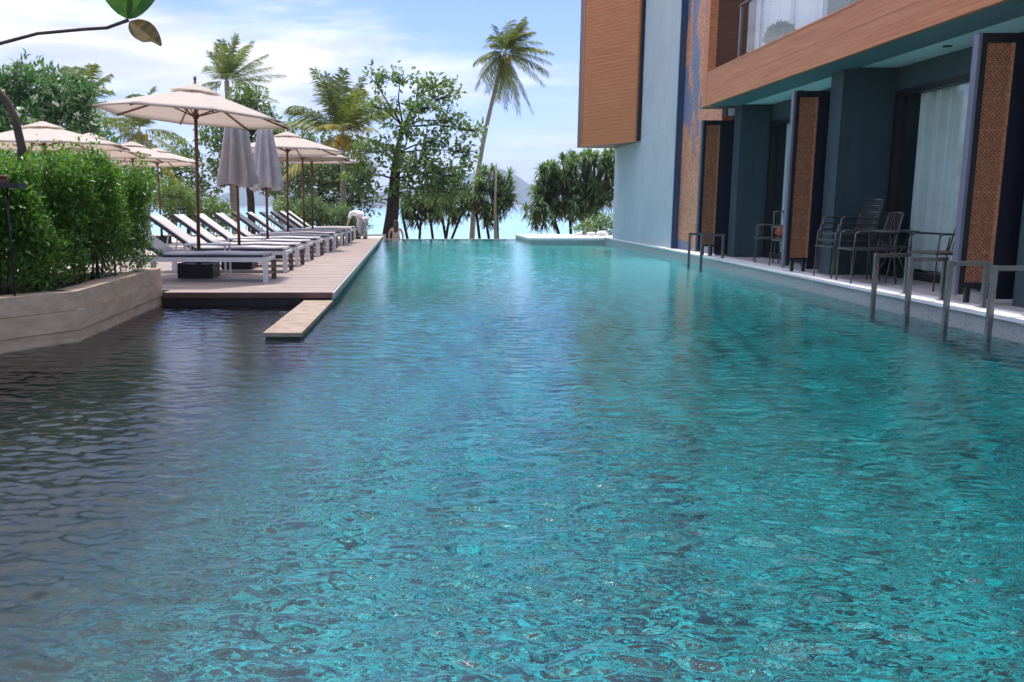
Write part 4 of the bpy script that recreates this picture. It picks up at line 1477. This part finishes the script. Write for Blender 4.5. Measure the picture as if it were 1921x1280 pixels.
def leafy_tree(name, label, cat, base, trunk, lobes, leaf, L, W, bark='bark', flowers=0, density=1.3, shell=0.35, branch_r=0.05, seed=1, up=0.3, clump=9, fl_size=0.14):
    """trunk: list of (point, radius); lobes: (center, radii, count)"""
    global rng
    rng = np.random.default_rng(seed)
    t_ = thing(name, label, cat, base)
    g_ = MB()
    g_.tube([p for p, r_ in trunk], [r_ for p, r_ in trunk], 10)
    g_.build('trunk', M[bark], t_, None, True)
    g_ = MB()
    Ps, As = [], []
    tp = [Vector(p) for p, r_ in trunk]
    for (c, rad, n) in lobes:
        c = Vector(c)
        s = min(tp[len(tp) // 2:], key=lambda q_: (q_ - c).length + 0.8 * max(0, q_.z - c.z))
        mid = s.lerp(c, 0.5) + Vector((rng.normal() * 0.1, rng.normal() * 0.1, 0.12))
        g_.tube([s, mid, c], [branch_r, branch_r * 0.65, branch_r * 0.3], 6)
        ncl = max(3, int(n * density / clump))
        P0, D0 = ball(ncl, c, rad, shell)
        for k in range(min(ncl, 22)):
            e_ = Vector(P0[k])
            g_.tube([c.lerp(s, 0.15), c.lerp(e_, 0.6) + Vector((0, 0, 0.03)), e_], [branch_r * 0.3, branch_r * 0.2, branch_r * 0.1], 4, False)
        P1 = np.repeat(P0, clump, 0) + rng.normal(size=(ncl * clump, 3)) * L * 0.55
        A1 = np.repeat(D0, clump, 0) * 0.5 + rng.normal(size=(ncl * clump, 3)) * 0.75 + np.array([0, 0, up])
        Ps.append(P1)
        As.append(A1)
    g_.build('branch', M[bark], t_, None, True)
    P = np.concatenate(Ps)
    A_ = np.concatenate(As)
    n = len(P)
    q_ = leaf_quads(P, A_, L * rng.uniform(0.7, 1.2, n), W * rng.uniform(0.8, 1.2, n))
    rn = np.clip(np.repeat(rng.random(n // clump), clump)[:n] * 0.6 + rng.random(n) * 0.4, 0, 1)
    quads_object('crown', q_, M[leaf], t_, rnd=np.tile(rn, 2))
    if flowers:
        idx = rng.choice(n, flowers)
        D = unit(A_[idx])
        fp = P[idx] + D * L * 0.6
        fl = []
        for a_ in range(5):
            ang = a_ * 2 * PI / 5
            u_ = unit(np.cross(D, np.array([0.3, 0.5, 1.0])))
            v_ = np.cross(D, u_)
            dv = u_ * math.cos(ang) + v_ * math.sin(ang) + D * 0.35
            fl.append(leaf_quads(fp, dv, fl_size, fl_size * 0.7, -0.1))
        quads_object('blossom', np.concatenate(fl), M['flower'], t_, rnd=None)
    return t_


# flowering tree behind the left umbrellas
leafy_tree('flowering_tree', 'white blossomed tree rising behind the left umbrellas', 'tree', (-11.9, 26, 0.1),
           [((-11.9, 26, 0.1), 0.16), ((-11.8, 26, 1.6), 0.13), ((-11.9, 26, 2.8), 0.10)],
           [((-12.6, 26, 4.3), (0.9, 0.9, 0.75), 950), ((-11.6, 26.2, 4.6), (0.8, 0.8, 0.7), 850), ((-12.9, 25.6, 3.3), (1.0, 0.8, 0.8), 900), ((-10.7, 26, 4.3), (0.75, 0.7, 0.65), 600),
            ((-11.5, 25.6, 3.4), (0.9, 0.8, 0.7), 800), ((-10.5, 26.2, 3.5), (0.7, 0.7, 0.6), 500), ((-9.9, 26.3, 3.0), (0.55, 0.6, 0.5), 300), ((-9.9, 26.0, 4.35), (0.35, 0.4, 0.25), 110), ((-13.8, 26, 4.0), (0.9, 0.8, 0.9), 700)],
           'frangipani_leaf', 0.26, 0.085, flowers=260, seed=31, shell=0.2, up=0.5)
# sea almond tree with its thick dark trunk at the pool end
leafy_tree('almond_tree', 'spreading sea almond tree with thick dark trunk by the far deck corner', 'tree', (-1.35, 33.6, GZ),
           [((-1.5, 33.6, GZ), 0.36), ((-1.42, 33.6, -0.4), 0.30), ((-1.22, 33.6, 0.9), 0.26), ((-1.12, 33.6, 2.2), 0.21), ((-1.05, 33.8, 3.2), 0.13), ((-0.8, 33.8, 4.2), 0.07)],
           [((-0.9, 33.6, 6.0), (0.9, 0.9, 0.2), 130), ((0.35, 33.8, 5.8), (0.8, 0.9, 0.25), 170), ((-1.9, 33.5, 5.9), (0.5, 0.9, 0.35), 80), ((0.0, 33.5, 4.9), (1.0, 1.0, 0.25), 240), ((-1.7, 33.5, 4.9), (0.7, 0.9, 0.3), 130),
            ((1.0, 34, 4.45), (0.8, 0.8, 0.3), 220), ((1.9, 33.8, 4.05), (0.6, 0.8, 0.15), 130), ((-0.8, 33.2, 4.1), (0.8, 0.8, 0.35), 200), ((0.5, 33.2, 3.6), (0.8, 0.8, 0.35), 230), ((0.7, 33.4, 5.3), (0.8, 0.8, 0.2), 130),
            ((1.5, 33.6, 3.25), (0.5, 0.6, 0.22), 110), ((-1.8, 33.2, 3.2), (0.9, 0.8, 0.5), 300), ((-0.3, 33.0, 2.7), (0.9, 0.8, 0.45), 380), ((0.8, 33.0, 2.4), (0.8, 0.8, 0.4), 360), ((1.9, 34, 2.75), (0.35, 0.5, 0.1), 30),
            ((-2.4, 33.2, 2.3), (0.8, 0.7, 0.5), 330), ((-0.4, 33.4, 1.8), (1.2, 0.9, 0.4), 420), ((1.0, 33.3, 1.7), (0.9, 0.8, 0.4), 380)],
           'almond_leaf', 0.23, 0.13, bark='dark_bark', seed=41, shell=0.1, up=0.2, branch_r=0.045, clump=6, density=1.05)
# lower trees and bushes left of it
leafy_tree('green_tree', 'bright green leafy tree below the windblown palm', 'tree', (-8.0, 40, GZ), [((-8.0, 40, GZ), 0.2), ((-8.0, 40, 1.5), 0.17), ((-8.2, 40, 3.6), 0.12)],
           [((-8.4, 40, 5.0), (0.9, 0.9, 0.7), 600), ((-7.6, 40, 5.6), (0.7, 0.8, 0.8), 450), ((-8.3, 40, 6.0), (0.6, 0.7, 0.5), 260), ((-7.2, 40, 4.5), (1.0, 0.9, 0.7), 550), ((-9.3, 40, 4.4), (1, 0.9, 0.7), 500), ((-8.2, 39.6, 3.2), (1.6, 1, 0.9), 900),
            ((-6.0, 40, 4.0), (0.9, 0.8, 0.8), 420), ((-5.0, 40, 3.9), (0.7, 0.8, 0.5), 260)],
           'almond_leaf', 0.24, 0.11, seed=43, up=0.2)
leafy_tree('broadleaf_tree', 'pale leaved tree with bright gaps behind the far umbrellas', 'tree', (-4.6, 38, GZ), [((-4.6, 38, GZ), 0.2), ((-4.6, 38, 0.8), 0.16), ((-4.5, 38, 2.0), 0.11)],
           [((-4.6, 38, 2.6), (1.4, 1, 0.6), 650), ((-3.3, 37.6, 2.4), (0.9, 0.8, 0.7), 480), ((-6.0, 38, 2.3), (1.1, 0.9, 0.7), 520), ((-4.2, 37.6, 1.5), (1.5, 0.9, 0.6), 560), ((-2.6, 37, 1.4), (0.8, 0.7, 0.7), 350)],
           'bush_leaf', 0.22, 0.10, seed=47, up=0.3, flowers=120, fl_size=0.12)
leafy_tree('green_tree', 'dark green tree filling the gap behind the open far umbrellas', 'tree', (-6.4, 44, GZ), [((-6.4, 44, GZ), 0.2), ((-6.3, 44, 1.2), 0.15), ((-6.3, 44, 2.6), 0.1)],
           [((-6.6, 44, 3.4), (1.6, 1, 0.9), 700), ((-4.9, 44, 3.0), (1.4, 1, 0.8), 600), ((-7.9, 44, 2.9), (1.2, 1, 1.0), 550), ((-5.8, 44, 2.0), (2.4, 1, 0.9), 800), ((-4.0, 44, 4.4), (0.8, 0.8, 0.5), 220)],
           'bush_leaf', 0.26, 0.11, seed=53, up=0.2)
leafy_tree('green_tree', 'dark green tree beyond the bushes left of the big umbrella pole', 'tree', (-12.2, 42, GZ), [((-12.2, 42, GZ), 0.2), ((-12.2, 42, 1.2), 0.15), ((-12.2, 42, 2.6), 0.1)],
           [((-12.6, 42, 3.6), (1.5, 1, 0.9), 600), ((-10.9, 42, 2.8), (1.4, 1, 0.9), 600), ((-14.2, 42, 3.1), (1.4, 1, 1.0), 550), ((-12.4, 42, 1.8), (2.6, 1, 0.9), 800)],
           'almond_leaf', 0.26, 0.11, seed=59, up=0.2)
k = 0
for (x, y_, z_, sx, sz, lf, lb) in [(-11.5, 31, 0.1, 1.5, 1.9, 'bush_leaf', 'tall green bush behind the hedge end, left of the big umbrella pole'),
                                    (-8.6, 31.5, 0.1, 1.5, 2.0, 'almond_leaf', 'tall green bush directly behind the big umbrella pole'),
                                    (-15.0, 31, 0.1, 2.0, 2.5, 'bush_leaf', 'large green bush behind the leftmost umbrellas'),
                                    (-3.9, 32.0, 0.1, 0.8, 1.4, 'bush_leaf', 'grey green shrub behind the far loungers'),
                                    (-2.75, 31.6, 0.1, 0.6, 1.1, 'bush_leaf', 'small dry looking shrub left of the person in white'),
                                    (-5.0, 32.3, 0.1, 0.7, 1.3, 'almond_leaf', 'dark green shrub behind the fifth umbrella pole')]:
    k += 1
    lobes = []
    for j in range(7):
        aj = j * 0.9
        lobes.append(((x + sx * 0.55 * math.cos(aj * 2.3), y_ + 0.5 * math.sin(aj * 2.3), z_ + sz * (0.3 + 0.55 * ((j * 0.37) % 1))), (sx * 0.55, 0.6, sz * 0.28), int(330 * sx)))
    leafy_tree('bush', lb, 'bush', (x, y_, z_), [((x, y_, z_), 0.09), ((x, y_, z_ + sz * 0.3), 0.07), ((x + 0.1, y_, z_ + sz * 0.6), 0.04)], lobes, lf, 0.16, 0.06, seed=60 + k, shell=0.2, branch_r=0.035)


def pandanus(label, base, heads, trunk_h, seed, L=0.85, nleaf=34):
    """screw pine: prop roots, forked limbs, heads of strap leaves with dead skirts below"""
    rs = np.random.default_rng(seed)
    t_ = thing('pandanus_tree', label, 'tree', base)
    bx, by, bz = base
    hp = np.array([h_[:3] for h_ in heads])
    cx_, cz_ = hp[:, 0].mean(), hp[:, 2].mean()
    rx_ = max(0.3, hp[:, 0].std() * 1.5)
    tops = []
    ns = max(3, int(rx_ * 2.7))
    for k_ in range(ns):
        q_ = (k_ / (ns - 1)) * 2 - 1
        sx = cx_ + rx_ * q_ * 0.75 + rs.normal() * 0.2
        sy = by + rs.uniform(-0.5, 0.5)
        zt_ = cz_ - rs.uniform(0.1, 0.5)
        g_ = MB()
        g_.tube([(bx + (sx - bx) * 0.4 + rs.normal() * 0.35, sy, bz), (bx + (sx - bx) * 0.7 + rs.normal() * 0.22, sy, bz * 0.5 + zt_ * 0.5 - 0.2), (sx, sy, zt_)],
                [0.085, 0.065, 0.055], 7)
        g_.build('trunk', M['dark_bark'], t_, None, True)
        tops.append(Vector((sx, sy, zt_)))
    for k_ in range(6):
        a_ = k_ * 1.05 + rs.uniform(-0.2, 0.2)
        hh = trunk_h * rs.uniform(0.5, 0.9)
        rr = rs.uniform(0.4, 0.8)
        g_ = MB()
        g_.tube([(bx, by, bz + hh), (bx + rr * 0.7 * math.cos(a_), by + rr * 0.7 * math.sin(a_), bz + hh * 0.5), (bx + rr * math.cos(a_), by + rr * math.sin(a_), bz)], [0.04, 0.035, 0.03], 6)
        g_.build('prop_root', M['bark'], t_, None, True)
    g_ = MB()
    Q, RN, QD = [], [], []
    for (hx, hy, hz_, dead) in heads:
        h = Vector((hx, hy, hz_))
        fork = min(tops, key=lambda q_: (q_ - h).length)
        m_ = fork.lerp(h, 0.5) + Vector((0, 0, -0.12 if hz_ > fork.z else 0.15))
        g_.tube([fork, m_, h], [0.05, 0.04, 0.032], 5)
        n = nleaf
        az = rs.random(n) * 2 * PI
        el = np.radians(rs.uniform(-20, 85, n))
        D = np.stack([np.cos(az) * np.cos(el), np.sin(az) * np.cos(el), np.sin(el)], 1)
        Ln = L * rs.uniform(0.6, 1.25, n)
        S = unit(np.cross(D, np.array([0, 0, 1.0])))
        P0 = np.array(h) + D * 0.04
        P1 = P0 + D * (Ln * 0.55)[:, None]
        P2 = P1 + (D * 0.7 + np.array([0, 0, -0.65])) * (Ln * 0.6)[:, None]
        wd = 0.026
        Q.append(np.stack([P0 - S * wd, P0 + S * wd, P1 + S * wd, P1 - S * wd], 1))
        Q.append(np.stack([P1 - S * wd, P1 + S * wd, P2 + S * wd * 0.15, P2 - S * wd * 0.15], 1))
        c_ = np.clip(rs.random(n) * 0.55 + rs.random() * 0.45, 0, 1)
        RN += [c_, c_]
        if dead and rs.random() < 0.7:
            nd = 12
            az = rs.random(nd) * 2 * PI
            D = np.stack([np.cos(az) * 0.5, np.sin(az) * 0.5, -np.ones(nd)], 1)
            Ln = L * rs.uniform(0.4, 1.0, nd)
            S = unit(np.cross(D, np.array([0.2, 1.0, 0.3])))
            P0 = np.array(h) + np.array([0, 0, -0.05]) + D * 0.03
            P1 = P0 + D * Ln[:, None]
            QD.append(np.stack([P0 - S * 0.02, P0 + S * 0.02, P1 + S * 0.006, P1 - S * 0.006], 1))
    g_.build('limb', M['bark'], t_, None, True)
    quads_object('crown', np.concatenate(Q), M['pandanus_leaf'], t_, rnd=np.concatenate(RN))
    if QD:
        qd = np.concatenate(QD)
        quads_object('dead_leaves', qd, M['dead_leaf'], t_, rnd=rs.random(len(qd)))
    return t_


def heads_for(cx_, cz_, rx, rz_, cy_, n, seed, low):
    rs = np.random.default_rng(seed)
    n = int(n * 2.3)
    hs = []
    for i in range(n):
        a_ = rs.random() * 2 * PI
        q_ = math.sqrt(rs.random())
        x = cx_ + rx * q_ * math.cos(a_)
        z_ = cz_ + rz_ * q_ * math.sin(a_)
        hs.append((x, cy_ + rs.uniform(-1.0, 1.0), z_, z_ < low))
    return hs


pandanus('big dark green pandanus tree left of the blue wall', (6.6, 35, GZ), heads_for(6.2, 1.95, 1.8, 1.3, 35, 74, 3, 1.4) + heads_for(4.65, 0.85, 0.5, 0.35, 34.6, 7, 5, 2) + heads_for(7.6, 2.9, 0.6, 0.4, 35, 8, 9, 0), 1.7, 71, 0.48, 44)
pandanus('pandanus tree with brown hanging leaves around the leaning palm trunk', (2.75, 38, GZ), heads_for(3.0, 1.75, 0.95, 1.2, 38, 30, 13, 1.6), 1.5, 73, 0.48, 40)
pandanus('pandanus tree with brown skirts right of the dark almond trunk', (-0.3, 37, GZ), heads_for(-0.1, 1.1, 0.9, 0.6, 37, 18, 17, 1.5), 1.4, 75, 0.46, 38)
pandanus('small pandanus tree on thin stilt roots in the middle of the pool end', (1.15, 38.5, GZ), heads_for(1.2, 1.35, 0.95, 0.8, 38.5, 20, 19, 1.5), 1.6, 77, 0.46, 38)
t = thing('bare_trunk', 'slim pale bare trunk standing right of the leaning palm', 'tree', (2.95, 35.5, GZ))
g = MB(); g.tube([(3.0, 35.5, GZ), (2.98, 35.5, -0.2), (2.93, 35.5, 1.3), (2.97, 35.5, 2.9)], [0.10, 0.085, 0.05, 0.025], 7); g.build('trunk', M['palm_bark'], t, None, True)
g = MB(); g.tube([(2.95, 35.5, 2.2), (2.8, 35.5, 2.6)], [0.02, 0.01], 5); g.build('twig', M['palm_bark'], t, None, True)
# bright bush and pale stones on the corner block
leafy_tree('bush', 'light green bush at the foot of the blue wall', 'bush', (6.1, 30.2, 0.17), [((6.2, 30.2, 0.17), 0.05), ((6.2, 30.2, 0.4), 0.04), ((6.2, 30.2, 0.6), 0.03)],
           [((6.4, 30.2, 0.65), (0.35, 0.4, 0.25), 260), ((6.0, 30.2, 0.48), (0.4, 0.4, 0.22), 260), ((5.6, 30.2, 0.35), (0.35, 0.4, 0.16), 200), ((6.6, 30.0, 0.45), (0.4, 0.4, 0.25), 200)], 'lime_leaf', 0.12, 0.06, seed=81, branch_r=0.02)
for i, (x, y_, r_) in enumerate([(5.35, 29.6, 0.11), (5.75, 29.5, 0.13), (6.1, 29.4, 0.17)]):
    g = MB()
    g.lathe([(0, 0), (r_, 0.02), (r_ * 1.1, r_ * 0.5), (r_ * 0.7, r_ * 0.95), (0, r_)], 9)
    g.v = [(a_ * (1 + 0.2 * math.sin(5 * c_ + i)), d_ * 0.8, c_) for a_, d_, c_ in g.v]
    o = g.build('stone', M['coping'])
    o.location = (x, y_, 0.17)
    tag(o, ['smallest pale stone left of the bright bush', 'middle pale stone in front of the bright bush', 'largest pale stone in front of the bright bush near the wall'][i], 'stone', 'pale stones on the corner block')

# hedge in the planter
rng = np.random.default_rng(91)
hd = thing('hedge', 'dense leafy green hedge growing in the stone planter', 'hedge', (-4.2, 8.4, 0.39))
nst = 60
g = MB()
stems = []
for i in range(nst):
    u = rng.random()
    if u < 0.55:
        y_ = rng.uniform(7.3, 10.0)
        x = -3.28 - rng.random() ** 1.3 * 1.5
    else:
        y_ = rng.uniform(5.2, 7.6)
        x = -3.2 - (7.5 - y_) * 0.68 - 0.2 - rng.random() * 1.2
    h = rng.uniform(0.9, 1.25)
    lean = rng.normal() * 0.12
    g.tube([(x, y_, 0.36), (x + lean * 0.4, y_ + rng.normal() * 0.05, 0.36 + h * 0.5), (x + lean, y_, 0.36 + h)], [0.014, 0.011, 0.005], 5)
    stems.append((x, y_))
g.build('stems', M['bark'], hd, None, True)
# sprigs: clusters of leaves filling the clipped body, thinner towards the bottom
N = 13500
pts = []
while len(pts) < N:
    if rng.random() < 0.62:
        y_ = rng.uniform(7.25, 10.15)
        dep = rng.random() ** 1.6 * 1.5
        x = -3.22 - 0.01 * (10 - y_) - dep
    else:
        y_ = rng.uniform(4.9, 7.5)
        dep = rng.random() ** 1.6 * 1.4
        x = -3.16 - (7.5 - y_) * 0.66 - dep
    top_ = 1.46 + 0.04 * (y_ - 7.0) + 0.09 * math.sin(y_ * 2.1 + x) + 0.06 * math.sin(y_ * 5.3) - (0.02 * max(0, 7.2 - y_)) + (0.06 if y_ < 7 else 0)
    zq = 0.42 + (top_ - 0.42) * rng.random() ** 0.75
    if rng.random() > 0.22 + 0.95 * (zq - 0.42):
        continue
    # bulging face with hollows
    bulge = 0.10 * math.sin(zq * 6 + y_ * 3.0) + 0.08 * math.sin(y_ * 7 + zq * 2)
    if dep < 0.12 and bulge < -0.08:
        continue
    # the darker hollow between the two shrub masses
    if abs(y_ - 7.05) < 0.13 and dep < 0.55 and zq < 1.45:
        continue
    if zq > top_ - 0.06 and rng.random() < 0.45:               # young shoots above the clipped top
        zq += rng.random() ** 2 * 0.16
    if rng.random() < 0.06:                                   # and out of the sides
        bulge += rng.random() * 0.3
    pts.append((x + bulge * 0.35 + (zq - 1.0) * 0.06, y_, zq))
P0 = np.array(pts)
cl = 8
P1 = np.repeat(P0, cl, 0) + rng.normal(size=(N * cl, 3)) * np.array([0.045, 0.045, 0.04])
A1 = rng.normal(size=(N * cl, 3)) * 0.8 + np.array([0.25, -0.25, 0.55])
L1 = rng.uniform(0.032, 0.072, N * cl)
q = leaf_quads(P1, A1, L1, L1 * 0.42)
rn = np.clip(np.repeat(rng.random(N), cl) * 0.55 + rng.random(N * cl) * 0.45, 0, 1)
quads_object('foliage', q, M['hedge_leaf'], hd, rnd=np.tile(rn, 2))
# bare twig lying over the soil
t = thing('twig', 'bare pale twig arching over the planter soil', 'branch', (-3.35, 9.2, 0.4))
g = MB(); g.tube([(-3.42, 8.5, 0.40), (-3.38, 8.8, 0.42), (-3.33, 9.15, 0.50), (-3.30, 9.35, 0.60)], [0.012, 0.011, 0.009, 0.006], 6); g.build('stem', M['palm_bark'], t, None, True)
g = MB(); g.tube([(-3.36, 9.0, 0.46), (-3.30, 9.2, 0.46)], [0.006, 0.003], 5); g.build('side_twig', M['palm_bark'], t, None, True)

# old frangipani whose trunk rises at the left edge and sends one branch across the sky
t = thing('frangipani_tree', 'crooked bare trunk at the left edge with one leafy branch across the sky', 'tree', (-4.05, 8.2, 0.39))
g = MB()
g.tube([(-3.72, 8.1, 0.39), (-3.75, 8.1, 1.3), (-3.73, 8.1, 1.7), (-3.77, 8.1, 1.95), (-3.83, 8.1, 2.12), (-3.95, 8.08, 2.26), (-4.15, 8.0, 2.36), (-4.6, 7.8, 2.5)], [0.06, 0.05, 0.04, 0.036, 0.034, 0.033, 0.032, 0.03], 9)
g.build('trunk', M['bark'], t, None, True)
g = MB()
bp_ = [(-4.6, 7.8, 2.5), (-4.25, 7.2, 2.44), (-3.45, 6.6, 2.27), (-3.12, 6.55, 2.355), (-2.82, 6.5, 2.415), (-2.48, 6.5, 2.445), (-2.31, 6.5, 2.455), (-2.15, 6.5, 2.51)]
g.tube(bp_, [0.026, 0.02, 0.014, 0.013, 0.012, 0.012, 0.012, 0.014], 7)
g.build('branch', M['bark'], t, None, True)


def big_leaf(name, base, tip, wdt, mat, up, fold=0.25, notch=False):
    b_, e_ = np.array(base, float), np.array(tip, float)
    ax = e_ - b_
    L_ = np.linalg.norm(ax)
    ax = ax / L_
    s_ = np.cross(ax, np.array(up, float))
    s_ = s_ / np.linalg.norm(s_)
    n_ = np.cross(s_, ax)
    m_ = 9
    Q = []
    prof = [math.sin(PI * (0.02 + 0.96 * (i / m_) ** 0.85)) ** 0.8 for i in range(m_ + 1)]
    ctr = [b_ + ax * L_ * i / m_ - n_ * L_ * 0.12 * (i / m_) ** 2 for i in range(m_ + 1)]
    for sg in (-1, 1):
        for i in range(m_):
            w0, w1 = prof[i] * wdt / 2, prof[i + 1] * wdt / 2
            if notch and sg > 0 and i in (6, 7):
                w1 *= 0.45
            if notch and sg > 0 and i in (7, 8):
                w0 *= 0.45
            a_ = ctr[i]
            c_ = ctr[i + 1]
            Q.append([a_, c_, c_ + s_ * sg * w1 + n_ * fold * w1, a_ + s_ * sg * w0 + n_ * fold * w0][::(1 if sg > 0 else -1)])
    return quads_object(name, np.array(Q), M[mat], t, rnd=np.random.default_rng(4).random(len(Q)))


nb = (-2.15, 6.5, 2.52)
big_leaf('leaf', nb, (-2.30, 6.35, 2.95), 0.20, 'big_leaf', (0.3, -1, 0.1))
big_leaf('leaf', nb, (-1.84, 6.4, 2.86), 0.20, 'big_leaf', (-0.2, -1, 0.1))
big_leaf('leaf', (-2.14, 6.5, 2.50), (-1.90, 6.4, 2.335), 0.17, 'old_leaf', (0.2, -1, 0.4), 0.1, True)

# sea air between the viewer and the island ridge
hm = bpy.data.materials.new('sea_haze')
hm.use_nodes = True
hn = hm.node_tree.nodes
hn.clear()
ho = hn.new('ShaderNodeOutputMaterial')
hv = hn.new('ShaderNodeVolumePrincipled')
hv.inputs['Color'].default_value = (0.72, 0.83, 1.0, 1)
hv.inputs['Density'].default_value = 0.00024
hv.inputs['Anisotropy'].default_value = 0.2
hm.node_tree.links.new(hv.outputs[0], ho.inputs['Volume'])
MB().box(-4400, 4400, -100, 6200, -6, 190).build('haze', hm, kind='stuff')
